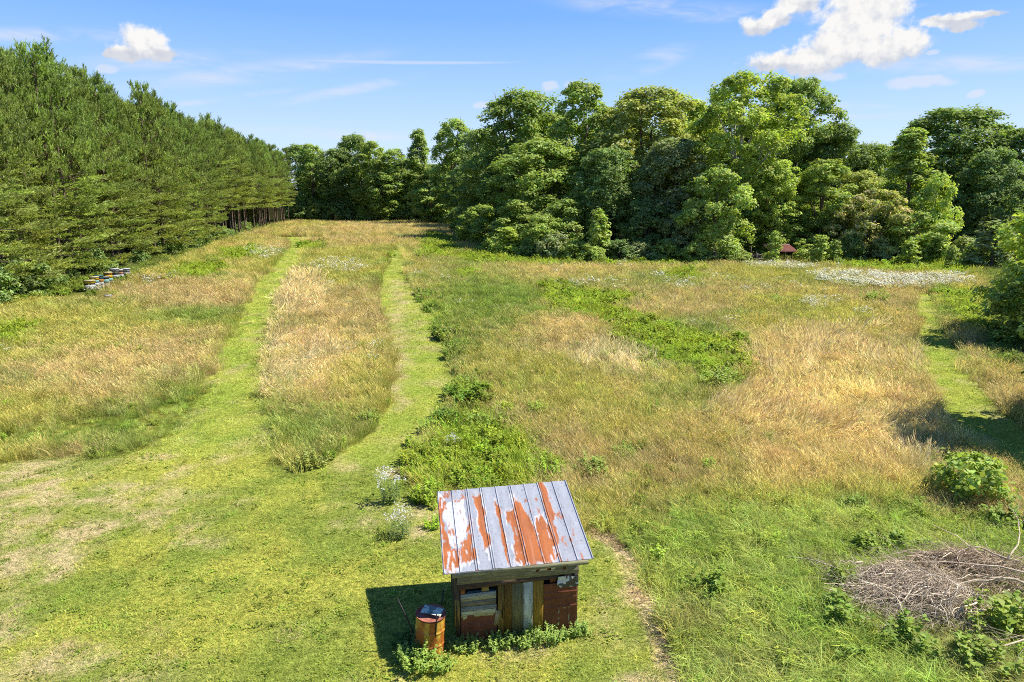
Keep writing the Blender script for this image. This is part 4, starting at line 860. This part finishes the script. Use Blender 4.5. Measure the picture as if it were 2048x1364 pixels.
# dark gaps under the header: dark backing and sill behind, wooden blocks, crumpled plastic
part('shade_backing', (.1, .14, .9), (2.4, .16, 1.62), lin_w(52,50,50,K), jit=0)  # near-black sheet that paints in the shade of the interior
part('wood_block', (.05, .0, 1.10), (.14, .05, 1.24), lin_w(150,100,48,K), jit=.01)
part('wood_block', (.48, .03, 1.10), (.62, .08, 1.235), lin_w(172,150,80,K), jit=.01)
part('wood_block', (1.88, .03, 1.17), (2.02, .08, 1.33), lin_w(128,78,48,K), jit=.01)
part('sill_board', (.16, .04, 1.06), (.76, .10, 1.115), lin_w(70,84,100,K), jit=.01)
n_ = 36; A, B_ = np.meshgrid(np.linspace(2.02, 2.46, n_), np.linspace(1.10, 1.34, 22)); buck = -.03 - .05*fbm(A*11, B_*12, 3, 4); i_ = np.arange(n_*22).reshape(22, n_)
pcx = np.where((fbm(A*12, B_*12, 8, 3) > .56)[..., None], np.array(lin_w(200,205,214,K)), np.array(lin_w(56,58,66,K))); q = np.stack([i_[:-1,:-1], i_[:-1,1:], i_[1:,1:], i_[1:,:-1]], -1).reshape(-1, 4)
V = np.stack([A, buck, B_ + .03*(fbm(A*8, B_*0, 5)-.5)], -1).reshape(-1, 3)
o = obj('plastic_flap', mesh_np('plastic_flap', np.vstack([V, V+[0,.008,0]]), np.vstack([q, q[:, ::-1]+len(V)]), None, np.vstack([pcx.reshape(-1, 3)]*2)), mat_tint('crumpled_plastic', rough=.3, var=.1, spec=.6), shed); o['label'] = 'crumpled dark plastic under the right of the header'
# side and back walls of upright boards; an old board on the left front corner
for k_ in range(9):
    y = .09 + k_*.225
    for x, nm in ((-.035, 'side_board'), (Wd+.01, 'side_board')):
        xx = x + rng.uniform(-.006, .006); m = MB(); m.box((xx, y, -.05), (xx+.024, y+.215, 0), DARKW); v = m.V[-1]; v[4:, 2] = np.array([zr(xx, p[1])-.045 for p in v[4:]]); m.C[-1] = np.broadcast_to(np.array(lin_w(92,80,64,K))*rng.uniform(.7, 1.2), v.shape); obj(nm, m.mesh(nm, False, True), M_woodz, shed)
for k_ in range(11):
    x = .0 + k_*.223; m = MB(); m.box((x, Dp, -.05), (x+.215, Dp+.024, zr(x, Dp)-.05), np.array(lin_w(92,80,64,K))*rng.uniform(.7, 1.2)); obj('back_board', m.mesh('back_board', False, True), M_woodz, shed)
slab('corner_board', -.075, .03, -.02, .006, (.40,.40), (.98,1.0), lin_w(150,125,62,K), M_woodz, 'short yellowish board nailed to the left corner', .02)
slab('corner_board', -.05, .02, -.012, .012, (-.05,-.05), (1.60,1.6), lin_w(88,74,58,K), M_woodz, None, .01)

# ------------------------------------------------------------------ the oil drum beside it
dx, dy = G(859, 1302)
drum = empty('oil_drum', (dx, dy, float(terr(dx, dy))-.03), .3); drum.rotation_euler = (R(1.5), R(3.0), .3); tag(drum, 'rusty yellow oil drum standing beside the left of the shed', 'oil drum')
Rd, Hd = .29, .88
prof = []
for z in np.linspace(0, Hd, 90):
    r = Rd
    for zk in (.295, .59): r += .016*math.exp(-((z-zk)/.018)**2)
    if z < .02 or z > Hd-.025: r += .010
    prof.append((r, z))
th = np.arange(72)/72*2*math.pi; V = np.array([(r*math.cos(t), r*math.sin(t), z) for r, z in prof for t in th]); V[:, :2] *= (1+.012*(fbm(np.arctan2(V[:,1], V[:,0])*2+9, V[:,2]*4, 6)-.5)*2)[:, None]
Qd = [(i*72+j, i*72+(j+1) % 72, (i+1)*72+(j+1) % 72, (i+1)*72+j) for i in range(89) for j in range(72)]
A = np.arctan2(V[:,1], V[:,0]); ru = fbm(np.cos(A)*2.5+5, np.sin(A)*2.5+V[:,2]*2.2, 14, 5); ru = sst(ru + .25*(.5-V[:,2]), .34, .54)
dc = np.array(lin(222,176,64,.7))*(1-ru[:, None]) + np.array(lin(196,112,40,.62))*ru[:, None]; rimz = (V[:, 2] > Hd-.03)[:, None]; dc = np.where(rimz, np.array(lin(120,62,48,.45)), dc)
M_drum = mat_tint('rusted_drum_steel', rough=.6, scale=16, var=.3, spec=.35)
obj('drum_body', mesh_np('drum_body', V, Qd, None, dc, True), M_drum, drum)
m = MB(); m.lathe([(0.001,Hd-.035),(.2,Hd-.032),(Rd-.012,Hd-.03),(Rd-.006,Hd-.002),(Rd+.012,Hd+.004)], 48, lin(168,104,84,.75)); obj('lid', m.mesh('lid', True, True), M_drum, drum)
m = MB(); gx_, gy_ = np.meshgrid(np.linspace(-.19,.22,26), np.linspace(-.10,.15,18)); zz_ = Hd+.03+.03*fbm(gx_*7+3, gy_*7, 8, 3)+.05*gy_
i_ = np.arange(26*18).reshape(18, 26); q = np.stack([i_[:-1,:-1], i_[:-1,1:], i_[1:,1:], i_[1:,:-1]], -1).reshape(-1, 4); V = np.stack([gx_, gy_, zz_], -1).reshape(-1, 3)
cc = np.where((fbm(gx_*9, gy_*9, 18, 3) > .5)[..., None], np.array(lin(214,220,190,.9)), np.array(lin(150,164,146,.7))).reshape(-1, 3)
sheet = obj('metal_sheet', mesh_np('metal_sheet', np.vstack([V, V-[0,0,.008]]), np.vstack([q, q[:, ::-1]+len(V)]), None, np.vstack([cc, cc])), mat_tint('bent_sheet', rough=1.0, var=.25, spec=0.0))
sheet.location = (dx+.02, dy+.03, float(terr(dx,dy))-.03); sheet.rotation_euler = (R(1.5), R(3), R(-14)); tag(sheet, 'crumpled grey-green metal sheet lying on the drum lid', 'metal sheet')
for (p0, p1), l in [(((-.27,-.05,.35),(-.62,.10,1.10)), 'dark metal rod leaning out from the left of the drum'), (((.16,.26,.5),(.27,.38,1.12)), 'dark metal rod standing behind the drum'), (((.16,-.27,.52),(.20,-.30,1.02)), 'short dark metal bar fixed against the front of the drum')]:
    m = MB(); p0 = np.array(p0); p1 = np.array(p1); m.tube([p0*[1,1,0]+[0,0,-.03] if 'fixed' not in l else p0, p0, (p0+p1)/2+[.004,.004,0], p1], [.016,.016,.016,.013], 6, lin(48,42,46,.45))
    o = obj('metal_rod', m.mesh('metal_rod', True, True), M_drum); o.location = (dx, dy, float(terr(dx,dy))); tag(o, l, 'metal rod')
# ------------------------------------------------------------------ beehives at the foot of the pines
M_hive = mat_tint('painted_hive_wood', rough=.6, scale=10, var=.15, spec=.3)
YEL, CREAM, WHT, TEAL, GRY, AQ, DKB, ORN = lin(232,190,40,.42), lin(235,225,170,.42), lin(228,230,235,.42), lin(70,120,122,.42), lin(150,155,158,.42), lin(150,205,195,.42), lin(60,58,52,.42), lin(215,150,40,.42)
def hive(u, v, rz, boxes, lidc, label, w_=.56, d_=.50):
    X, Y = G(u, v); e = empty('beehive', (X, Y, float(terr(X, Y))), rz); z = .0
    m = MB(); m.box((-w_/2-.03, -d_/2-.08, 0), (w_/2+.03, d_/2+.02, .28), lin(120,110,96,.42), jit=.01); obj('stand', m.mesh('stand', False, True), M_hive, e); z = .282
    for i, (h, c) in enumerate(boxes):
        m = MB(); s_ = .006*(i % 2); m.box((-w_/2+s_, -d_/2+s_, z), (w_/2-s_, d_/2-s_, z+h), c, jit=.006); m.box((-.07, -d_/2-.014, z+h*.62), (.07, -d_/2+.001, z+h*.72), tuple(x*.6 for x in c)); obj('hive_box', m.mesh('hive_box', False, True), M_hive, e); z += h+.003
    m = MB(); m.box((-w_/2-.02, -d_/2-.02, z-.03), (w_/2+.02, d_/2+.02, z+.05), lidc, jit=.006); obj('lid', m.mesh('lid', False, True), M_hive, e)
    m = MB(); m.box((-w_/2+.06, -d_/2-.03, .284), (w_/2-.06, -d_/2-.003, .305), DKB); obj('entrance', m.mesh('entrance', False, True), M_hive, e)
    e.scale = (1.18, 1.18, 1.2); return tag(e, label, 'beehive', 'beehives in the grass by the pines')
hr = R(46)
hive(181, 583, hr, [(.26,WHT),(.10,DKB),(.20,YEL)], CREAM, 'yellow and white beehive with cream lid at the near end of the row', .7)
hive(191, 579, hr, [(.26,WHT),(.22,AQ),(.22,YEL)], CREAM, 'beehive with aqua middle box and yellow top, second from the near end')
hive(200, 577, hr, [(.26,lin(190,198,215,.42)),(.22,ORN),(.24,TEAL)], TEAL, 'beehive with teal top box above an orange-yellow one')
hive(211, 573, hr, [(.30,AQ),(.16,lin(96,70,58,.42))], GRY, 'pale aqua beehive with brown top between the teal and the yellow one')
hive(218, 569, hr, [(.24,AQ),(.26,YEL),(.18,ORN)], CREAM, 'all-yellow-topped beehive in the middle of the row')
hive(231, 562, hr, [(.24,WHT),(.28,lin(84,84,64,.42)),(.20,GRY)], WHT, 'tall dark-fronted beehive with white lid', .62)
hive(242, 561, hr, [(.24,WHT),(.22,lin(210,150,110,.42)),(.14,lin(170,110,70,.42))], WHT, 'narrow beehive with tan and orange boxes beside the grey one', .36)
hive(253, 557, hr, [(.30,GRY),(.26,lin(168,174,170,.42))], WHT, 'grey beehive with white side at the far end of the row', .62)
X, Y = G(217, 596); bx = empty('nuc_box', (X, Y, float(terr(X, Y))), hr); m = MB(); m.box((-.26,-.2,0),(.26,.2,.22), GRY, jit=.01); obj('box_body', m.mesh('box_body', False, True), M_hive, bx)
m = MB(); m.box((-.29,-.23,.222),(.29,.23,.27), WHT, jit=.01); obj('lid', m.mesh('lid', False, True), M_hive, bx); tag(bx, 'small low grey box with pale lid in the grass before the beehives', 'box')

# ------------------------------------------------------------------ the old lean-to at the wood edge
X0, Y0 = P(1503, 87.5), 87.5; X1 = P(1588, 87.5)
lt = empty('lean_to', (X0, Y0, float(terr(X0, Y0))), 0); tag(lt, 'old lean-to with red-brown roof and grey boards, half hidden in shrubs', 'lean-to'); Wl = X1-X0
M_old = M_woodx
def lp(name, a, b, c, mat=None, jit=.03, lab=None):
    m = MB(); m.box(a, b, c, jit=jit); o = obj(name, m.mesh(name, False, True), mat or M_old, lt)
    if lab: o['label'] = lab
for x in (.5, Wl*.55, Wl-.42):
    lp('post', (x, 0, -.1), (x+.13, .13, 1.55), lin(110,100,90,.42), M_woodz); lp('post', (x, 2.2, -.1), (x+.13, 2.33, 2.1), lin(110,100,90,.42), M_woodz)
m = MB(); m.add([(Wl*.42,-.3,1.5),(Wl+.25,-.3,1.62),(Wl*.42,2.6,2.15),(Wl+.25,2.6,2.25),(Wl*.42,-.3,1.55),(Wl+.25,-.3,1.67),(Wl*.42,2.6,2.2),(Wl+.25,2.6,2.3)], [(0,2,3,1),(4,5,7,6),(0,1,5,4),(2,6,7,3),(0,4,6,2),(1,3,7,5)], None, lin(140,72,62,.42)); obj('roof', m.mesh('roof', False, True), mat_tint('old_red_roof', scale=6, var=.35), lt)
lp('roof_edge', (Wl*.42, 2.6, 2.2), (Wl+.3, 2.68, 2.36), lin(205,190,175,.42))
for k_ in range(7): lp('wall_board', (-.15+k_*.25, .16+.01*(k_ % 2), .1+.04*(k_ % 3)), (.08+k_*.25, .20, 1.35-.12*((k_*5) % 3)), np.array(lin(140,126,118,.42))*rng.uniform(.7, 1.2), M_woodz)
lp('rail', (-.2, .10, .62), (1.5, .15, .72), lin(175,168,160,.42)); lp('rail', (.4, .08, 1.12), (1.4, .13, 1.22), lin(180,172,165,.42))

# ------------------------------------------------------------------ brush pile of dead branches
def twig(m, g, p, d, L, r, col, n=4, droop=.2, wob=.14):
    pts_ = [np.array(p, float)]; d = np.array(d, float); d /= np.linalg.norm(d)
    for k_ in range(n):
        d = d + g.normal(0, wob, 3) + np.array([0, 0, -droop/n]); d /= np.linalg.norm(d); q = pts_[-1] + d*L/n
        if q[2] < .02: q[2] = .02 + g.random()*.03
        pts_.append(q)
    m.tube(pts_, np.linspace(r, r*.35, n+1), 3 if r < .012 else 5, col, cap=r > .012); return pts_
def heap(name, u, v, rx, ry, hh, nt, main, col, pale, label, seed):
    g = np.random.default_rng(seed); X, Y = G(u, v); m = MB(); pts_ = []
    for i in range(nt):
        a = g.uniform(0, 6.283); ro = .62 + .75*vnoise(a*1.3+seed, 0*a, seed); r = math.sqrt(g.random())*ro; lx, ly = r*math.cos(a), r*math.sin(a)
        z = hh*max(.08, 1-(r/1.15)**1.6)*g.uniform(.1, 1.0)*(.6+.8*vnoise(lx*2.5+7, ly*2.5, seed+1)) + .03
        an = main + g.normal(0, .5) + .5*ly; big = g.random() < .085; d = (math.cos(an), math.sin(an), g.normal(.10, .26) if not big else g.normal(0, .08)); c = np.array(pale if big or g.random() < .12 else col)*g.uniform(.5, 1.4)
        pp_ = twig(m, g, (lx*rx, ly*ry, z), d, g.uniform(.9, 1.8) if big else g.uniform(.35, 1.15), g.uniform(.010, .017) if big else g.uniform(.0035, .009), c, 6 if big else 4, .5, .18 if big else .24)
        if big:
            for k_ in range(4): twig(m, g, pp_[1+k_], np.array(pp_[2+k_])-pp_[1+k_]+g.normal(0, .14, 3), g.uniform(.3, .7), .005, c*.9, 4, .4, .22)
    o = obj(name, m.mesh(name, False, True), M_twig); o.location = (X, Y, float(terr(X, Y))); tag(o, label, 'brush pile'); return X, Y
hx, hy = heap('brush_pile', 1832, 1210, 1.7, 1.35, .78, 3200, R(200), lin(214,198,172,.85), lin(240,222,192,.8), 'tangled heap of grey dead twigs in the foreground at right', 31)
hx2, hy2 = heap('brush_pile', 1965, 1168, 2.0, 1.25, .74, 2800, R(185), lin(206,184,154,.80), lin(236,214,182,.75), 'brown-grey heap of dead twigs behind the pale limbs at the right edge', 32)
PB_ = lin(232,212,178,.62)
def branch(u0, v0, z0, u1, v1, z1, r, label, seed, nsub=7, bow=.25):
    g = np.random.default_rng(seed); a = np.array([*G(u0, v0), 0.]); b_ = np.array([*G(u1, v1), 0.])
    # (u, v) are where the ends sit over the ground; z their height in the heap
    a[2] = z0; b_[2] = z1; n = 10; s_ = np.linspace(0, 1, n)[:, None]; side = np.cross(b_-a, [0,0,1.]); side /= np.linalg.norm(side)
    pts_ = a + (b_-a)*s_ + side*np.sin(s_*math.pi)*bow*g.choice([-1, 1]) + g.normal(0, .03, (n, 3)) + np.array([0,0,1.])*np.sin(s_*3.14)*.12; m = MB(); m.tube(pts_, np.linspace(r, r*.28, n), 7, np.array(PB_)*g.uniform(.85, 1.1))
    o = None; L = np.linalg.norm(b_-a); lim = m; dirv = (b_-a)/L; c0 = pts_.mean(0); c0[2] = 0
    for k_ in range(nsub):
        q = g.uniform(.25, .95); p = np.array([np.interp(q, s_[:, 0], pts_[:, i]) for i in range(3)]); d = dirv*.8 + g.normal(0, .5, 3)*[1,1,.5]
        pp = twig(lim, g, p, d, L*g.uniform(.2, .42)*(1.2-q*.5), r*.42*(1.1-q*.6), np.array(PB_)*g.uniform(.75, 1.05), 6, .25, .16)
        for j in range(3): twig(lim, g, pp[2+j], np.array(pp[3+j])-pp[2+j]+g.normal(0, .1, 3), L*.12, r*.13, np.array(PB_)*.8, 4, .2, .2)
    for V in lim.V: V -= c0
    o = obj('fallen_branch', lim.mesh('fallen_branch', True, True), M_twig); o.location = c0 + [0,0,float(terr(c0[0], c0[1]))]
    return tag(o, label, 'branch', 'pale dead limbs on the brush pile')
branch(2120, 1235, .62, 1868, 1236, .60, .038, 'thickest pale dead limb lying level across the brush pile', 41, 9)
branch(2130, 1262, .55, 1835, 1330, .10, .028, 'pale curved limb reaching down to the near side of the brush pile', 42, 8, .45)
branch(2080, 1215, .72, 1720, 1175, .42, .024, 'long thin pale limb sweeping along the top of the left twig heap', 43, 9, .3)
branch(2010, 1180, .70, 1895, 1165, .72, .026, 'short pale limb between the two twig heaps', 44, 6)
branch(2008, 1180, .75, 2004, 1085, 1.05, .019, 'upright crooked limb rising over the darker twig heap', 45, 5, .2)
branch(1716, 1165, .50, 1650, 1180, .25, .019, 'thin arched limb poking out left of the brush pile', 46, 4, .12)
branch(2100, 1250, .50, 1775, 1262, .30, .022, 'slim pale limb low in the middle of the brush pile', 47, 9, .2)

# ------------------------------------------------------------------ single plants one can point to
def weed_mesh(seed, n_stem, rad, h, leaf, flower=0, wid=.45):
    return leafy(seed, n_stem, rad, h, leaf, flower, wid)
def weed(me, u, v, s, color, name, label, cat, group=None, xy=None):
    X, Y = xy or G(u, v); o = obj(name, me, M_leaf); o.location = (X, Y, float(terr(X, Y))); o.rotation_euler = (0, 0, rng.uniform(0, 6.28)); o.scale = (s, s, s*rng.uniform(.9, 1.1)); o.color = (*color, 1); return tag(o, label, cat, group)
fern = [leafy(820+i, 34, .24, .42, .075, 0, .30) for i in range(3)]
broad = [leafy(840+i, 16, .34, .62, .17, 0, .36) for i in range(3)]; clump = [leafy(860+i, 30, .55, .72, .15, 0, .38) for i in range(3)]
for me in fern+broad+clump: me.materials.append(M_leaf)
pm = broadleaf(810, 1.35, 1.0, .12, 'dome', 22, 13, 7, .10, lobe=(.28,.44), limb=8, trunk_r=.03, bark=(.25,.30,.10))
X, Y = G(1936, 998); e = empty('pokeweed_bush', (X, Y, float(terr(X, Y)))); o = obj('foliage', pm[0], M_leaf, e); o.color = (.33,.43,.075,1); obj('stem', pm[1], M_bark, e); tag(e, 'large light green broad-leaved bush at the end of the shaded path', 'bush')
gW = 'ferny weeds at the foot of the shed'
for j, (lx, ly) in enumerate([(-.05,-.18),(.2,-.2),(.62,-.24),(.82,-.2),(1.28,-.26),(1.5,-.2),(1.85,-.18),(2.1,-.15),(2.5,-.05)]):
    X = SHED_O.x + lx*cS - ly*sS; Y = SHED_O.y + lx*sS + ly*cS; weed(fern[j % 3], 0, 0, rng.uniform(.55, .95), (.33,.44,.11), 'weed', 'ferny pale green weed growing along the front foot of the shed', 'weed', gW, (X, Y))
for j, (u, v, l) in enumerate([(842,1335,'bushy pale green weed hiding the near foot of the drum'),(822,1318,'weed left of the drum with shade painted into its dark green'),(806,1290,'weed growing behind the left of the drum, shade painted into its green'),(880,1338,'small weed between the drum and the shed')]):
    weed(fern[j % 3], u, v, [1.25,1.1,.9,.8][j], (.33,.44,.09) if j in (0,3) else (.14,.23,.045), 'weed', l, 'weed')  # weeds in the shed's shadow get a darker green, shade put into the colour
def blossoms(seed, n, rad, h):
    g = np.random.default_rng(seed); m = MB()
    for i in range(n):
        c_ = np.array([g.normal(0, rad*.55), g.normal(0, rad*.55), h*g.uniform(.6, 1.1)])
        for j in range(int(g.integers(4, 11))):
            p_ = c_ + g.normal(0, .05, 3); q = .017*g.uniform(.8, 1.4); th_ = np.arange(5)/5*6.283; tl = g.normal(0, .4, 2)
            V = np.stack([q*np.cos(th_), q*np.sin(th_), q*(tl[0]*np.cos(th_)+tl[1]*np.sin(th_))], 1)+p_; m.add(np.vstack([V, p_+[0,0,q*.3]]), None, [(5, k_, (k_+1) % 5) for k_ in range(5)], (1,1,1))
    return m.mesh('blossoms', False, True)
fl2 = [leafy(880+i, 24, .34, .95, .085, 0, .3) for i in range(2)]; bl2 = [blossoms(890+i, 34, .42, .95) for i in range(2)]
for k_, (u, v, s_, l) in enumerate([(775,1005,1.0,'tall white-flowered weed left behind the shed roof'),(802,1072,.8,'smaller white-flowered weed close to the shed roof'),(905,900,.6,'white-flowered weed among the green weeds by the mown path')]):
    X, Y = G(u, v); e = empty('flowering_weed', (X, Y, float(terr(X, Y))), rng.uniform(0, 6)); e.scale = (s_,)*3; tag(e, l, 'flowering weed')
    o = obj('foliage', fl2[k_ % 2], M_leaf, e); o.color = (.16,.23,.08,1); o = obj('blossom', bl2[k_ % 2], M_leaf, e); o.color = (.62,.62,.62,1)
for j, (u, v, s, l) in enumerate([(1688,1185,1.0,'broad-leaved weed at the left end of the brush pile'),(1668,1250,1.25,'bushy weed below the left twig heap'),(1420,1185,1.0,'pale broad-leaved weed in tall grass left of the brush pile'),(1735,1108,1.0,'light green weed behind the left twig heap'),(1800,1100,.9,'weed growing behind the middle of the brush pile'),
        (1800,1300,1.15,'broad-leaved weed below the middle of the brush pile'),(2000,1275,1.5,'large weed at the near right of the brush pile'),(2035,1060,1.2,'light green weed at the right edge behind the brush pile'),(1985,1050,.9,'weed right below the large broad-leaved bush'),(1840,1015,.6,'small weed beside the large broad-leaved bush'),(1710,1020,.8,'dark weed in the grass left of the large bush'),(1690,1330,.8,'weed near the bottom of the photo under the brush pile'),(1950,1345,1.3,'weed clump at the bottom right corner')]):
    weed(broad[j % 3], u, v, s, (.22,.31,.045) if j % 3 else (.26,.34,.05), 'broadleaf_weed', l, 'weed')
for j, (u, v, s, c, l) in enumerate([(735,845,.75,LG,'green weed clump at the near end of the strip between the paths'),(725,698,.7,LG,'small green clump in the tan grass between the paths'),(1070,825,.8,YG,'bright weed clump in the brown grass behind the shed'),(1186,945,.9,LG,'yellowish weed clump in the brown grass right of the shed roof'),(1250,910,.7,LG,'small dark weed clump in the brown grass'),
        (1440,775,1.4,LG,'weed clump at the near end of the bright weed band'),(1010,672,.6,LG,'small green clump right of the second mown path'),(975,560,1.2,YG,'round bright weed clump beyond the bright weed band'),(1285,605,1.1,MG,'dark weed clump beside the bright weed band'),(1500,548,1.4,YG,'round bright weed clump near the white flowers'),(1545,606,1.3,LG,'weed clump in the tan grass before the white flowers'),
        (1745,606,1.8,LG,'dark-based weed clump in tan grass before the white flowers'),(250,610,1.2,LG,'weed clump in the grass before the beehives'),(380,690,.7,LG,'small weed clump left of the first mown path'),(625,930,.9,OL,'stalky dark clump at the near tip of the strip between the paths'),(780,515,1.6,YG,'bright weed clump beside the second mown path'),(850,600,1.2,MG,'dark clump at the bend of the second mown path'),
        (845,520,2.2,YG,'bright bushy clump beyond the bend of the mown path'),(470,512,2.2,YG,'bright weed clump beside the white flowers at left'),(930,770,.9,MG,'dark leafy clump on the edge of the second mown path'),(915,745,.7,MG,'small dark clump on the edge of the second mown path'),(955,860,1.0,MG,'tall dark clump in the weeds left of the brown grass')]):
    weed(clump[j % 3], u, v, s, tuple(x*1.1 for x in c), 'weed_clump', l, 'weed')
# dead bare sapling at the wood edge
g = np.random.default_rng(77); m = MB(); X, Y = P(1432, 86), 86; pp = twig(m, g, (0,0,0), (.05,0,1), 2.6, .05, lin(190,180,165,.42), 6, 0, .1)
for k_ in range(12): 
    q = pp[2 + k_ % 5]; t2 = twig(m, g, q, (g.normal(), g.normal(), .5), g.uniform(.6, 1.3), .022, lin(190,180,165,.42), 4, .1, .2)
o = obj('dead_sapling', m.mesh('dead_sapling', True, True), M_twig); o.location = (X, Y, float(terr(X, Y))); tag(o, 'bare pale dead sapling against the dark wood edge', 'dead tree')
